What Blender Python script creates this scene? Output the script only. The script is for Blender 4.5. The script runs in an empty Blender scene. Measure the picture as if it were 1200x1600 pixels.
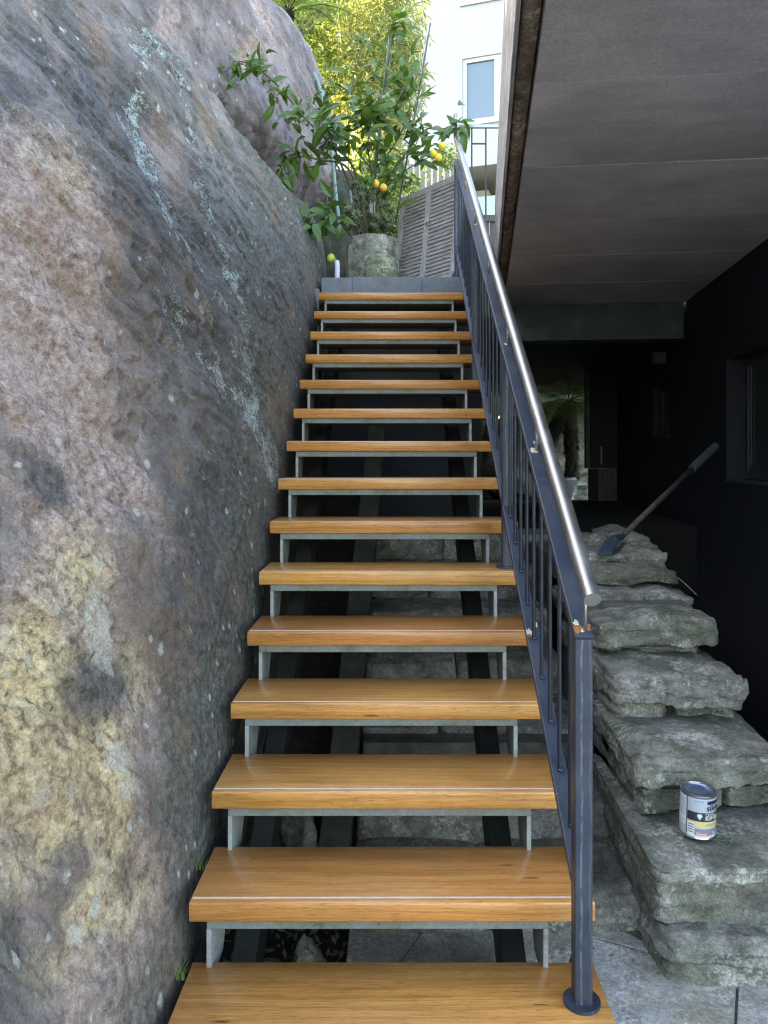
import bpy, bmesh, math, random
import numpy as np
from mathutils import Vector, Matrix, Quaternion
R = math.radians
random.seed(7)
rng = np.random.default_rng(7)
scene = bpy.context.scene
COL = scene.collection

# ------------------------------------------------------------------ camera, sky, sun, exposure
EYE = 1.575
cam_data = bpy.data.cameras.new('camera')
cam = bpy.data.objects.new('camera', cam_data); COL.objects.link(cam)
cam.location = (0, 0, EYE); cam.rotation_euler = (R(90), 0, 0)
cam_data.sensor_fit = 'VERTICAL'; cam_data.sensor_height = 24.0
cam_data.lens = 24.0 * 1200 / 1600
cam_data.shift_x = -19 / 1600; cam_data.shift_y = -85 / 1600
cam_data.clip_start = 0.05; cam_data.clip_end = 500
scene.camera = cam

SUN_DIR = Vector((-0.76, 0.36, 0.50)).normalized()      # towards the sun
world = bpy.data.worlds.new('World'); scene.world = world; world.use_nodes = True
wn = world.node_tree; wn.nodes.clear()
sky = wn.nodes.new('ShaderNodeTexSky'); sky.sky_type = 'NISHITA'; sky.sun_disc = False
sky.sun_elevation = math.asin(SUN_DIR.z)
sky.sun_rotation = math.atan2(SUN_DIR.x, SUN_DIR.y)
sky.air_density = 1.0; sky.dust_density = 2.0; sky.ozone_density = 1.0
bg = wn.nodes.new('ShaderNodeBackground'); bg.inputs['Strength'].default_value = 0.15
wo = wn.nodes.new('ShaderNodeOutputWorld')
wn.links.new(sky.outputs[0], bg.inputs[0]); wn.links.new(bg.outputs[0], wo.inputs[0])
sun_data = bpy.data.lights.new('sun', 'SUN'); sun_data.energy = 3.0; sun_data.angle = R(0.5)
sun_data.color = (1.0, 0.94, 0.84)
sun = bpy.data.objects.new('sun', sun_data); COL.objects.link(sun)
sun.rotation_euler = (-SUN_DIR).to_track_quat('-Z', 'Y').to_euler()
scene.view_settings.view_transform = 'Standard'; scene.view_settings.look = 'None'
scene.view_settings.exposure = 3.25; scene.view_settings.gamma = 1.0
scene.view_settings.use_curve_mapping = False
scene.view_settings.use_white_balance = True; scene.view_settings.white_balance_temperature = 8200; scene.view_settings.white_balance_tint = 10
scene.render.engine = 'CYCLES'
scene.cycles.max_bounces = 8; scene.cycles.diffuse_bounces = 5; scene.cycles.use_denoising = True; scene.cycles.denoising_prefilter = 'NONE'; scene.cycles.denoising_input_passes = 'RGB_ALBEDO_NORMAL'; scene.cycles.filter_width = 1.2
scene.cycles.sample_clamp_indirect = 6

# ------------------------------------------------------------------ helpers
def P(px, py, Y):
    """world point seen at photo pixel (px, py) at distance Y"""
    return Vector(((px - 619) * Y / 1200, Y, EYE - (py - 715) * Y / 1200))

_perm = np.random.default_rng(3).permutation(256); _perm = np.concatenate([_perm, _perm, _perm])
_g = np.random.default_rng(4).normal(size=(256, 3)); _g /= np.linalg.norm(_g, axis=1)[:, None]
def perlin(p):
    p = np.asarray(p, float); i = np.floor(p).astype(int); f = p - i; i &= 255
    u = f * f * f * (f * (f * 6 - 15) + 10)
    def gr(a, b, c):
        h = _perm[_perm[_perm[i[:, 0] + a] + i[:, 1] + b] + i[:, 2] + c]
        return ((f - (a, b, c)) * _g[h]).sum(1)
    def lp(a, b, t): return a + (b - a) * t
    x0 = lp(lp(gr(0,0,0), gr(1,0,0), u[:,0]), lp(gr(0,1,0), gr(1,1,0), u[:,0]), u[:,1])
    x1 = lp(lp(gr(0,0,1), gr(1,0,1), u[:,0]), lp(gr(0,1,1), gr(1,1,1), u[:,0]), u[:,1])
    return lp(x0, x1, u[:,2]) * 1.5
def fbm(p, octaves=4, gain=0.5):
    p = np.asarray(p, float); s = np.zeros(len(p)); a = 1.0
    for o in range(octaves):
        s += a * perlin(p + 17.3 * o); p = p * 2.03; a *= gain
    return s
def sstep(a, b, x):
    t = np.clip((x - a) / (b - a), 0, 1); return t * t * (3 - 2 * t)

def mesh_from(name, verts, faces, mat=None, smooth=False):
    me = bpy.data.meshes.new(name); me.from_pydata([tuple(v) for v in verts], [], faces); me.update()
    if smooth: me.polygons.foreach_set('use_smooth', [True] * len(me.polygons))
    if mat:
        for m in (mat if isinstance(mat, (list, tuple)) else [mat]): me.materials.append(m)
    return me
def obj(name, me, parent=None, loc=(0, 0, 0), rot=(0, 0, 0)):
    o = bpy.data.objects.new(name, me); COL.objects.link(o)
    if parent: o.parent = parent
    o.location = loc; o.rotation_euler = rot
    return o
def thing(name, label, cat, loc=(0, 0, 0), rot=(0, 0, 0), group=None):
    o = bpy.data.objects.new(name, None); COL.objects.link(o); o.empty_display_size = 0.1
    o.location = loc; o.rotation_euler = rot; o['label'] = label; o['category'] = cat
    if group: o['group'] = group
    return o
def tag(o, label, cat, group=None):
    o['label'] = label; o['category'] = cat
    if group: o['group'] = group
    return o

class MB:
    """collects boxes, tubes and faces into one mesh"""
    def __init__(s): s.v = []; s.f = []; s.mi = []
    def add(s, vs, fs, mi=0):
        b = len(s.v); s.v += [Vector(v) for v in vs]; s.f += [[i + b for i in f] for f in fs]; s.mi += [mi] * len(fs); return s
    def box(s, x0, x1, y0, y1, z0, z1, mat=None, c=0.0, mi=0):
        if c <= 0:
            vs = [(x, y, z) for z in (z0, z1) for x, y in ((x0, y0), (x1, y0), (x1, y1), (x0, y1))]
            fs = [[3,2,1,0],[4,5,6,7],[0,1,5,4],[1,2,6,5],[2,3,7,6],[3,0,4,7]]
        else:
            bm = bmesh.new(); bmesh.ops.create_cube(bm, size=1)
            for v in bm.verts: v.co = ((x0+x1)/2 + v.co.x*(x1-x0), (y0+y1)/2 + v.co.y*(y1-y0), (z0+z1)/2 + v.co.z*(z1-z0))
            bmesh.ops.bevel(bm, geom=bm.edges[:], offset=c, segments=2, profile=0.5, affect='EDGES')
            bm.verts.index_update(); vs = [v.co.copy() for v in bm.verts]; fs = [[v.index for v in f.verts] for f in bm.faces]; bm.free()
        if mat is not None: vs = [mat @ Vector(v) for v in vs]
        return s.add(vs, fs, mi)
    def tube(s, pts, r, n=10, caps=True, mi=0):
        pts = [Vector(p) for p in pts]; rr = r if isinstance(r, (list, tuple)) else [r] * len(pts)
        vs = []; fs = []; up = None
        for i, p in enumerate(pts):
            t = (pts[min(i+1, len(pts)-1)] - pts[max(i-1, 0)]).normalized()
            if up is None: up = Vector((0, 0, 1)) if abs(t.z) < 0.9 else Vector((0, 1, 0))
            a = (up - t * up.dot(t)).normalized(); up = a; b = t.cross(a)
            for k in range(n):
                an = 2 * math.pi * k / n; vs.append(p + (a * math.cos(an) + b * math.sin(an)) * rr[i])
        for i in range(len(pts) - 1):
            for k in range(n):
                k2 = (k + 1) % n; fs.append([i*n+k, i*n+k2, (i+1)*n+k2, (i+1)*n+k])
        if caps: fs.append(list(range(n))[::-1]); fs.append([(len(pts)-1)*n + k for k in range(n)])
        return s.add(vs, fs, mi)
    def beam(s, p0, p1, w, h, c=0.003, mi=0):
        """box from p0 to p1, width w across X, height h"""
        p0 = Vector(p0); p1 = Vector(p1); d = p1 - p0; L = d.length; d.normalize()
        x = Vector((1, 0, 0)); x = (x - d * x.dot(d)).normalized(); z = x.cross(d)
        M = Matrix((x, d, z)).transposed().to_4x4(); M.translation = p0
        return s.box(-w/2, w/2, 0, L, -h/2, h/2, M, c, mi)
    def mesh(s, name, mat=None, smooth=False):
        me = mesh_from(name, s.v, s.f, mat, smooth)
        if any(s.mi): me.polygons.foreach_set('material_index', s.mi)
        return me
    def build(s, name, mat=None, parent=None, smooth=False, **k): return obj(name, s.mesh(name, mat, smooth), parent, **k)
def autosmooth(me, deg=40):
    me.polygons.foreach_set('use_smooth', [True] * len(me.polygons))
    bm = bmesh.new(); bm.from_mesh(me)
    for e in bm.edges:
        if len(e.link_faces) == 2 and e.calc_face_angle(0) > R(deg): e.smooth = False
    bm.to_mesh(me); bm.free(); return me
def smoothpath(pts, n=8):
    pts = [Vector(p) for p in pts]; out = []
    for i in range(len(pts) - 1):
        a, b, c, d = pts[max(i-1,0)], pts[i], pts[i+1], pts[min(i+2, len(pts)-1)]
        for k in range(n):
            t = k / n
            out.append(0.5 * ((2*b) + (c-a)*t + (2*a-5*b+4*c-d)*t*t + (3*b-a-3*c+d)*t**3))
    out.append(pts[-1]); return out

# ------------------------------------------------------------------ materials
class NT:
    def __init__(s, name):
        s.m = bpy.data.materials.new(name); s.m.use_nodes = True; s.t = s.m.node_tree; s.t.nodes.clear()
        s.out = s.n('ShaderNodeOutputMaterial'); s.b = s.n('ShaderNodeBsdfPrincipled')
        s.l(s.b.outputs[0], s.out.inputs['Surface'])
    def n(s, typ, **k):
        nd = s.t.nodes.new(typ)
        for a, v in k.items(): setattr(nd, a, v)
        return nd
    def l(s, a, b): s.t.links.new(a, b)
    def set(s, **k):
        for a, v in k.items():
            a = a.replace('_', ' ')
            i = s.b.inputs[a]
            if hasattr(v, 'is_linked') or isinstance(v, bpy.types.NodeSocket): s.l(v, i)
            else: i.default_value = v if not isinstance(v, tuple) or len(v) != 3 else (*v, 1)
        return s
    def coord(s, kind='Object'): return s.n('ShaderNodeTexCoord').outputs[kind]
    def mapping(s, vec, scale=(1,1,1), loc=(0,0,0), rot=(0,0,0)):
        m = s.n('ShaderNodeMapping'); m.inputs['Scale'].default_value = scale; m.inputs['Location'].default_value = loc; m.inputs['Rotation'].default_value = rot
        s.l(vec, m.inputs['Vector']); return m.outputs[0]
    def noise(s, vec, scale, detail=4, rough=0.55, dist=0.0, col=False):
        n = s.n('ShaderNodeTexNoise'); n.inputs['Scale'].default_value = scale; n.inputs['Detail'].default_value = detail
        n.inputs['Roughness'].default_value = rough; n.inputs['Distortion'].default_value = dist
        if vec is not None: s.l(vec, n.inputs['Vector'])
        return n.outputs['Color' if col else 'Fac']
    def ramp(s, fac, stops, interp='LINEAR'):
        r = s.n('ShaderNodeValToRGB'); r.color_ramp.interpolation = interp; e = r.color_ramp.elements
        while len(e) > 1: e.remove(e[-1])
        for i, (p, c) in enumerate(stops):
            el = e[0] if i == 0 else e.new(p); el.position = p
            c = (c, c, c) if isinstance(c, (int, float)) else c; el.color = (*c, 1)
        s.l(fac, r.inputs[0]); return r.outputs[0]
    def mix(s, fac, a, b, typ='MIX'):
        m = s.n('ShaderNodeMix', data_type='RGBA', blend_type=typ)
        for sock, v in ((m.inputs[0], fac), (m.inputs[6], a), (m.inputs[7], b)):
            if isinstance(v, bpy.types.NodeSocket): s.l(v, sock)
            else: sock.default_value = v if isinstance(v, (int, float)) else (*v, 1)
        return m.outputs[2]
    def math(s, op, a, b=0.0, clamp=False):
        m = s.n('ShaderNodeMath', operation=op, use_clamp=clamp)
        for sock, v in ((m.inputs[0], a), (m.inputs[1], b)):
            if isinstance(v, bpy.types.NodeSocket): s.l(v, sock)
            else: sock.default_value = v
        return m.outputs[0]
    def attr(s, name): return s.n('ShaderNodeAttribute', attribute_name=name)
    def bump(s, h, dist=0.01, strength=1.0, prev=None):
        b = s.n('ShaderNodeBump'); b.inputs['Distance'].default_value = dist; b.inputs['Strength'].default_value = strength
        s.l(h, b.inputs['Height'])
        if prev is not None: s.l(prev, b.inputs['Normal'])
        return b.outputs[0]
    def rand(s): return s.n('ShaderNodeObjectInfo').outputs['Random']
    def shifted(s, vec=None, amt=37.0):
        vec = vec or s.coord()
        a = s.n('ShaderNodeVectorMath', operation='ADD'); s.l(vec, a.inputs[0])
        c = s.n('ShaderNodeCombineXYZ'); r = s.math('MULTIPLY', s.rand(), amt)
        for i in range(3): s.l(s.math('MULTIPLY', r, 1.0 + 0.37 * i), c.inputs[i])
        s.l(c.outputs[0], a.inputs[1]); return a.outputs[0]

def mat_basic(name, col, rough=0.6, var=0.25, scale=20, metal=0.0, bump=0.0, stretch=(1,1,1), spec=0.5, col2=None, fine=True):
    t = NT(name); v = t.mapping(t.shifted(), stretch)
    n = t.noise(v, scale, 5, 0.6)
    c2 = col2 or tuple(c * (1 - var) for c in col); c1 = col if col2 else tuple(min(1, c * (1 + var)) for c in col)
    c = t.mix(t.ramp(n, [(0.35, 0.0), (0.68, 1.0)]), c2, c1)
    if fine: c = t.mix(0.35, c, t.mix(t.noise(v, scale * 9, 3, 0.7), (0.25,)*3, (0.8,)*3), 'OVERLAY')
    t.set(Base_Color=c, Roughness=t.math('ADD', t.math('MULTIPLY', n, 0.25), rough - 0.12), Metallic=metal, Specular_IOR_Level=spec)
    if bump: t.set(Normal=t.bump(t.noise(v, scale * 5, 6, 0.65), bump))
    return t.m

def mat_wood():
    t = NT('oiled_hardwood'); o = t.coord(); r = t.rand()
    v = t.shifted(o, 61.0)
    warp = t.noise(t.mapping(v, (1.6, 5, 5)), 1.0, 3, 0.5, col=True)
    vm = t.n('ShaderNodeVectorMath', operation='MULTIPLY_ADD'); t.l(warp, vm.inputs[0]); vm.inputs[1].default_value = (0.0, 0.035, 0.035); t.l(v, vm.inputs[2])
    wv = t.n('ShaderNodeTexWave', wave_type='RINGS', rings_direction='X'); wv.inputs['Scale'].default_value = 12.0
    wv.inputs['Distortion'].default_value = 2.0; wv.inputs['Detail'].default_value = 3; wv.inputs['Detail Scale'].default_value = 1.5
    # rings round an axis a little below each board
    cy = t.n('ShaderNodeCombineXYZ'); t.l(t.math('MULTIPLY', t.math('SUBTRACT', r, 0.5), 0.9), cy.inputs[1]); cy.inputs[2].default_value = 0.16
    vr = t.n('ShaderNodeVectorMath', operation='ADD'); t.l(o, vr.inputs[0]); t.l(cy.outputs[0], vr.inputs[1])
    vm2 = t.n('ShaderNodeVectorMath', operation='MULTIPLY_ADD'); t.l(warp, vm2.inputs[0]); vm2.inputs[1].default_value = (0.0, 0.055, 0.055); t.l(vr.outputs[0], vm2.inputs[2])
    t.l(t.mapping(vm2.outputs[0], (0.25, 1, 1)), wv.inputs['Vector'])
    streak = t.math('ADD', t.math('MULTIPLY', t.noise(t.mapping(vm.outputs[0], (2.6, 190, 190)), 1.0, 6, 0.74), 0.78), t.math('MULTIPLY', t.noise(t.mapping(vm.outputs[0], (1.1, 30, 30)), 1.0, 5, 0.65), 0.22))
    pore = t.noise(t.mapping(v, (26, 300, 300)), 1.0, 4, 0.7)
    blotch = t.noise(t.mapping(v, (2.0, 7, 7)), 1.0, 4, 0.6)
    g = t.math('ADD', t.math('MULTIPLY', wv.outputs['Fac'], 0.07), t.math('MULTIPLY', streak, 0.93))
    base = t.ramp(g, [(0.31, (0.33, 0.145, 0.042)), (0.44, (0.57, 0.285, 0.082)), (0.54, (0.70, 0.375, 0.120)), (0.70, (0.82, 0.50, 0.19))])
    tint = t.ramp(r, [(0.0, (1.05, 1.02, 0.85)), (0.25, (0.88, 0.70, 0.68)), (0.5, (1.08, 1.02, 0.9)), (0.75, (0.78, 0.62, 0.58)), (1.0, (1.0, 0.90, 0.76))])
    base = t.mix(1.0, base, tint, 'MULTIPLY')
    base = t.mix(t.ramp(blotch, [(0.32, 0.30), (0.55, 0.0)]), base, (0.20, 0.070, 0.018))
    base = t.mix(t.ramp(pore, [(0.56, 0.0), (0.68, 0.65)]), base, (0.12, 0.040, 0.012))
    vor = t.n('ShaderNodeTexVoronoi'); vor.inputs['Scale'].default_value = 1.0; t.l(t.mapping(v, (2.2, 16, 16)), vor.inputs['Vector'])
    base = t.mix(t.ramp(vor.outputs['Distance'], [(0.03, 0.85), (0.075, 0.0)]), base, (0.05, 0.018, 0.008))
    t.set(Base_Color=base, Roughness=t.math('ADD', t.math('MULTIPLY', streak, 0.2), 0.24), Coat_Weight=0.4, Coat_Roughness=0.16,
          Normal=t.bump(t.math('ADD', streak, pore), 0.0012, 0.6))
    return t.m

def mat_rock(name, purple=0.0):
    t = NT(name); o = t.coord()
    a = t.attr('patch'); sep = t.n('ShaderNodeSeparateColor'); t.l(a.outputs['Color'], sep.inputs[0]); ochre, pink, dark = sep.outputs
    a2 = t.attr('growth'); sep2 = t.n('ShaderNodeSeparateColor'); t.l(a2.outputs['Color'], sep2.inputs[0]); lich, pale, damp = sep2.outputs
    bedv = t.mapping(o, (1, 0.55, 1.0), rot=(R(-40), 0, 0))
    n1 = t.noise(o, 1.7, 6, 0.6, 0.6); n2 = t.noise(t.mapping(o, (1, 1.0, 0.6)), 7, 6, 0.62, 0.4); n3 = t.noise(o, 34, 6, 0.7); n4 = t.noise(o, 150, 4, 0.75)
    speck = t.noise(o, 135, 6, 0.85)
    base = t.ramp(n2, [(0.25, (0.060, 0.059, 0.057)), (0.45, (0.120, 0.114, 0.107)), (0.60, (0.185, 0.174, 0.160)), (0.78, (0.32, 0.30, 0.27))])
    pur = t.ramp(n2, [(0.25, (0.125, 0.106, 0.120)), (0.5, (0.225, 0.192, 0.208)), (0.75, (0.34, 0.295, 0.310))])
    base = t.mix(t.math('ADD', t.ramp(n1, [(0.42, 0.0), (0.62, 0.5)]), purple, True), base, pur)
    def m(x, k, n, lo, hi): return t.ramp(t.math('MULTIPLY', x, t.math('ADD', t.math('MULTIPLY', n, k), 1 - k / 2)), [(lo, 0.0), (hi, 1.0)])
    base = t.mix(t.math('MULTIPLY', m(pink, 1.2, n2, 0.2, 0.85), 0.8), base, t.ramp(n3, [(0.36, (0.20, 0.140, 0.125)), (0.46, (0.38, 0.275, 0.245)), (0.56, (0.52, 0.40, 0.36)), (0.70, (0.66, 0.54, 0.49))]))
    base = t.mix(t.math('MULTIPLY', m(ochre, 1.6, n2, 0.12, 1.15), 0.95), base, t.ramp(n3, [(0.38, (0.15, 0.115, 0.075)), (0.46, (0.43, 0.33, 0.19)), (0.55, (0.62, 0.49, 0.29)), (0.68, (0.80, 0.67, 0.43))]))
    base = t.mix(t.math('MULTIPLY', m(dark, 1.4, n2, 0.15, 0.7), 0.88), base, t.ramp(n3, [(0.35, (0.040, 0.040, 0.043)), (0.65, (0.135, 0.130, 0.132))]))
    veil = t.noise(t.mapping(o, (1.5, 1.5, 0.45)), 2.6, 7, 0.65, 0.5)
    base = t.mix(t.math('MULTIPLY', t.ramp(veil, [(0.50, 0.0), (0.66, 0.8)]), t.ramp(n3, [(0.35, 1.0), (0.65, 0.35)])), base, (0.085, 0.083, 0.083))
    pkv = t.noise(t.mapping(o, (1.3, 1.3, 0.6), loc=(5, 2, 9)), 2.1, 7, 0.68, 0.4)
    base = t.mix(t.ramp(pkv, [(0.52, 0.0), (0.68, 0.6)]), base, t.mix(n3, (0.30, 0.225, 0.205), (0.46, 0.37, 0.345)))
    base = t.mix(t.math('MULTIPLY', m(damp, 1.2, n2, 0.2, 0.8), 0.78), base, t.ramp(n3, [(0.35, (0.045, 0.048, 0.040)), (0.5, (0.10, 0.103, 0.088)), (0.65, (0.19, 0.193, 0.170))]))
    pl_ = t.math('ADD', t.math('MULTIPLY', pale, 0.34), t.math('MULTIPLY', t.noise(o, 26, 8, 0.8, 0.3), 0.9))
    base = t.mix(t.math('MULTIPLY', t.math('MULTIPLY', t.ramp(pl_, [(0.66, 0.0), (0.82, 1.0)]), t.ramp(pale, [(0.05, 0.0), (0.3, 1.0)])), 0.8), base, (0.54, 0.52, 0.46))
    rust_ = t.noise(t.mapping(o, (1.2, 1.2, 0.7), loc=(2, 8, 3)), 2.3, 7, 0.68, 0.5)
    base = t.mix(t.ramp(rust_, [(0.53, 0.0), (0.68, 0.48)]), base, t.mix(n3, (0.19, 0.115, 0.075), (0.40, 0.25, 0.16)))
    # lichen: crusty flecks where the attribute allows them
    ln = t.noise(o, 75, 8, 0.85, 0.2); ln2 = t.noise(o, 9, 5, 0.7)
    lm = t.math('ADD', t.math('MULTIPLY', lich, 0.20), t.math('ADD', t.math('MULTIPLY', ln, 0.75), t.math('MULTIPLY', ln2, 0.45)))
    lmask = t.math('MULTIPLY', t.ramp(lm, [(0.765, 0.0), (0.815, 0.9)]), t.ramp(lich, [(0.02, 0.0), (0.15, 1.0)]))
    lcol = t.ramp(n4, [(0.3, (0.20, 0.24, 0.23)), (0.55, (0.40, 0.46, 0.445)), (0.8, (0.58, 0.63, 0.60))])
    base = t.mix(lmask, base, lcol)
    # stray pale spots
    vo = t.n('ShaderNodeTexVoronoi'); vo.inputs['Scale'].default_value = 7.0; vo.inputs['Randomness'].default_value = 1.0
    t.l(t.mapping(o, (1, 1, 0.75)), vo.inputs['Vector'])
    sp = t.math('ADD', vo.outputs['Distance'], t.math('MULTIPLY', t.math('SUBTRACT', n3, 0.5), 0.25))
    spsel = t.n('ShaderNodeSeparateColor'); t.l(vo.outputs['Color'], spsel.inputs[0])
    spm = t.math('MULTIPLY', t.ramp(sp, [(0.07, 1.0), (0.13, 0.0)]), t.ramp(spsel.outputs[0], [(0.66, 0.0), (0.70, 0.85)]))
    base = t.mix(spm, base, (0.46, 0.47, 0.42))
    vo2 = t.n('ShaderNodeTexVoronoi'); vo2.inputs['Scale'].default_value = 17.0; t.l(t.mapping(o, (1, 1, 0.8), loc=(3, 3, 3)), vo2.inputs['Vector'])
    sel2 = t.n('ShaderNodeSeparateColor'); t.l(vo2.outputs['Color'], sel2.inputs[0])
    sp2 = t.math('ADD', vo2.outputs['Distance'], t.math('MULTIPLY', t.math('SUBTRACT', n3, 0.5), 0.5))
    base = t.mix(t.math('MULTIPLY', t.ramp(sp2, [(0.10, 1.0), (0.20, 0.0)]), t.ramp(sel2.outputs[1], [(0.70, 0.0), (0.76, 0.75)])), base, (0.48, 0.49, 0.45))
    base = t.mix(0.65, base, t.ramp(speck, [(0.33, 0.10), (0.44, 0.40), (0.54, 0.55), (0.68, 0.92)]), 'OVERLAY')
    base = t.mix(0.4, base, t.ramp(n4, [(0.28, 0.25), (0.5, 0.5), (0.75, 0.78)]), 'OVERLAY')
    crev = t.n('ShaderNodeTexVoronoi', feature='DISTANCE_TO_EDGE'); crev.inputs['Scale'].default_value = 2.2
    n5 = t.noise(t.mapping(bedv, (1, 1, 2.2)), 18, 8, 0.78); h = t.math('ADD', t.math('MULTIPLY', n3, 0.45), t.math('ADD', t.math('MULTIPLY', n4, 0.3), t.math('MULTIPLY', n5, 0.8)))
    fl = t.noise(t.mapping(bedv, (0.8, 0.7, 1.9), loc=(3, 1, 7)), 1.7, 5, 0.5, 0.15)
    fs_ = t.ramp(fl, [(0.375, 0.0), (0.385, 0.25), (0.455, 0.27), (0.463, 0.5), (0.53, 0.53), (0.537, 0.75), (0.60, 0.78), (0.61, 1.0)])
    nb = t.bump(fs_, 0.014, 0.55)
    nb = t.bump(h, 0.0075, 0.9, nb)
    nb = t.bump(t.math('ADD', speck, t.math('MULTIPLY', lmask, 2.0)), 0.004, 0.9, nb)
    t.set(Base_Color=base, Roughness=t.math('ADD', t.math('MULTIPLY', n3, 0.3), 0.62), Specular_IOR_Level=0.35, Normal=nb)
    return t.m

def mat_stone(name, c_lo, c_mid, c_hi, moss=(0.045, 0.065, 0.025), mossamt=0.5):
    t = NT(name); o = t.shifted(t.coord(), 23.0)
    n1 = t.noise(o, 3.2, 6, 0.65, 0.6); n2 = t.noise(o, 13, 7, 0.7, 0.4); n3 = t.noise(o, 70, 5, 0.7); n4 = t.noise(o, 240, 3, 0.75)
    base = t.ramp(n2, [(0.33, c_lo), (0.5, c_mid), (0.66, c_hi)])
    nd = t.noise(t.mapping(o, (1, 1, 2.2), loc=(4, 4, 4)), 5, 7, 0.68, 0.5); base = t.mix(t.ramp(nd, [(0.48, 0.0), (0.62, 0.65)]), base, tuple(c * 0.55 for c in c_lo))
    base = t.mix(t.ramp(n1, [(0.42, 0.0), (0.66, mossamt)]), base, t.mix(n3, tuple(c * 0.5 for c in moss), tuple(min(1, c * 1.6) for c in moss)))
    np_ = t.noise(t.mapping(o, loc=(9, 2, 5)), 5, 7, 0.7, 0.4); lich = t.ramp(t.math('ADD', t.math('MULTIPLY', np_, 0.8), t.math('MULTIPLY', n3, 0.4)), [(0.64, 0.0), (0.76, 0.6)])
    base = t.mix(lich, base, tuple(min(1, c * 1.7) for c in c_hi))
    base = t.mix(0.8, base, t.ramp(n4, [(0.3, 0.24), (0.5, 0.5), (0.72, 0.78)]), 'OVERLAY')
    base = t.mix(0.6, base, t.ramp(n3, [(0.3, 0.28), (0.5, 0.5), (0.72, 0.75)]), 'OVERLAY')
    t.set(Base_Color=base, Roughness=0.85, Specular_IOR_Level=0.3, Normal=t.bump(n4, 0.002, 0.7, t.bump(n3, 0.008, 0.9)))
    return t.m

def mat_paint_steel(name='blue_grey_paint', col=(0.022, 0.032, 0.052), runs=False):
    t = NT(name); o = t.coord(); n = t.noise(o, 22, 5, 0.65); s = t.noise(t.mapping(o, (160, 30, 12)), 1, 4, 0.7); d = t.noise(o, 5, 4, 0.6)
    c = t.mix(t.ramp(n, [(0.4, 0.0), (0.7, 0.6)]), col, tuple(x * 1.5 for x in col))
    c = t.mix(t.ramp(s, [(0.64, 0.0), (0.72, 0.45)]), c, (0.22, 0.25, 0.31))
    c = t.mix(t.ramp(d, [(0.5, 0.0), (0.75, 0.35)]), c, (0.10, 0.105, 0.11))
    if runs:
        sx = t.n('ShaderNodeSeparateXYZ'); t.l(o, sx.inputs[0])
        for k, x0 in enumerate((0.4665, 0.4895)):
            wz = t.noise(t.mapping(o, (0, 0, 5), loc=(k * 4.7, 1, 0)), 1.0, 5, 0.6)
            dx = t.math('ABSOLUTE', t.math('SUBTRACT', sx.outputs[0], t.math('ADD', t.math('MULTIPLY', wz, 0.022), x0 - 0.011)))
            c = t.mix(t.math('MULTIPLY', t.ramp(dx, [(0.0003, 0.30 - .18 * k), (0.0011, 0.0)]), t.ramp(t.noise(o, 25, 3), [(0.36, 0.1), (0.55, 1.0)])), c, (0.35, 0.37, 0.40))
    t.set(Base_Color=c, Roughness=t.math('ADD', t.math('MULTIPLY', n, 0.3), 0.28), Normal=t.bump(t.noise(o, 90, 4, 0.6), 0.0012, 0.5))
    return t.m

def mat_leaf(name, c1, c2, trans=0.35, rough=0.4, spec=0.5, transcol=None):
    t = NT(name); r = t.rand(); geo = t.n('ShaderNodeNewGeometry')
    n = t.noise(t.coord('Generated'), 6, 3); isl = geo.outputs['Random Per Island']
    f = t.math('MULTIPLY', t.math('ADD', r, isl), 0.5)
    c = t.mix(t.math('ADD', f, t.math('MULTIPLY', t.math('SUBTRACT', n, 0.5), 0.5), True), c1, c2)
    t.set(Base_Color=c, Roughness=rough, Specular_IOR_Level=spec)
    tr = t.n('ShaderNodeBsdfTranslucent')
    t.l(t.mix(1.0, c, transcol or (1.5, 1.5, 0.7), 'MULTIPLY'), tr.inputs[0])
    mx = t.n('ShaderNodeMixShader'); mx.inputs[0].default_value = trans
    t.l(t.b.outputs[0], mx.inputs[1]); t.l(tr.outputs[0], mx.inputs[2]); t.l(mx.outputs[0], t.out.inputs['Surface'])
    return t.m

def mat_glass(name, col=(0.02, 0.03, 0.04), rough=0.03, spec=1.0):
    t = NT(name); t.set(Base_Color=col, Roughness=rough, Specular_IOR_Level=spec, Coat_Weight=0.6, Coat_Roughness=0.02); return t.m

M = {}
M['wood'] = mat_wood()
M['strip'] = mat_basic('nosing_strip', (0.66, 0.58, 0.55), 0.35, 0.1, 40)
M['rock'] = mat_rock('sandstone', 0.0); M['rock_purple'] = mat_rock('purple_sandstone', 0.85)
M['stone'] = mat_stone('mossy_sandstone', (0.11, 0.108, 0.098), (0.25, 0.246, 0.225), (0.40, 0.395, 0.365), moss=(0.095, 0.115, 0.06), mossamt=0.6)
M['step'] = mat_stone('worn_step_stone', (0.14, 0.134, 0.12), (0.27, 0.257, 0.23), (0.40, 0.38, 0.345), moss=(0.08, 0.095, 0.05), mossamt=0.45)
M['mortar'] = mat_basic('old_mortar', (0.11, 0.11, 0.095), 0.9, 0.35, 14, bump=0.01)
M['paver'] = mat_stone('slate_paver', (0.40, 0.405, 0.385), (0.52, 0.525, 0.505), (0.62, 0.625, 0.60), moss=(0.34, 0.30, 0.22), mossamt=0.7)
M['joint'] = mat_basic('paver_joint', (0.13, 0.115, 0.10), 0.9, 0.3, 60)
M['beam_and_crevice_shade'] = mat_basic('beam_and_crevice_shade', (0.065, 0.068, 0.052), 0.9, 0.4, 8)
M['soil'] = mat_basic('dark_soil', (0.035, 0.028, 0.022), 0.95, 0.5, 30, bump=0.02)
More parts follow.
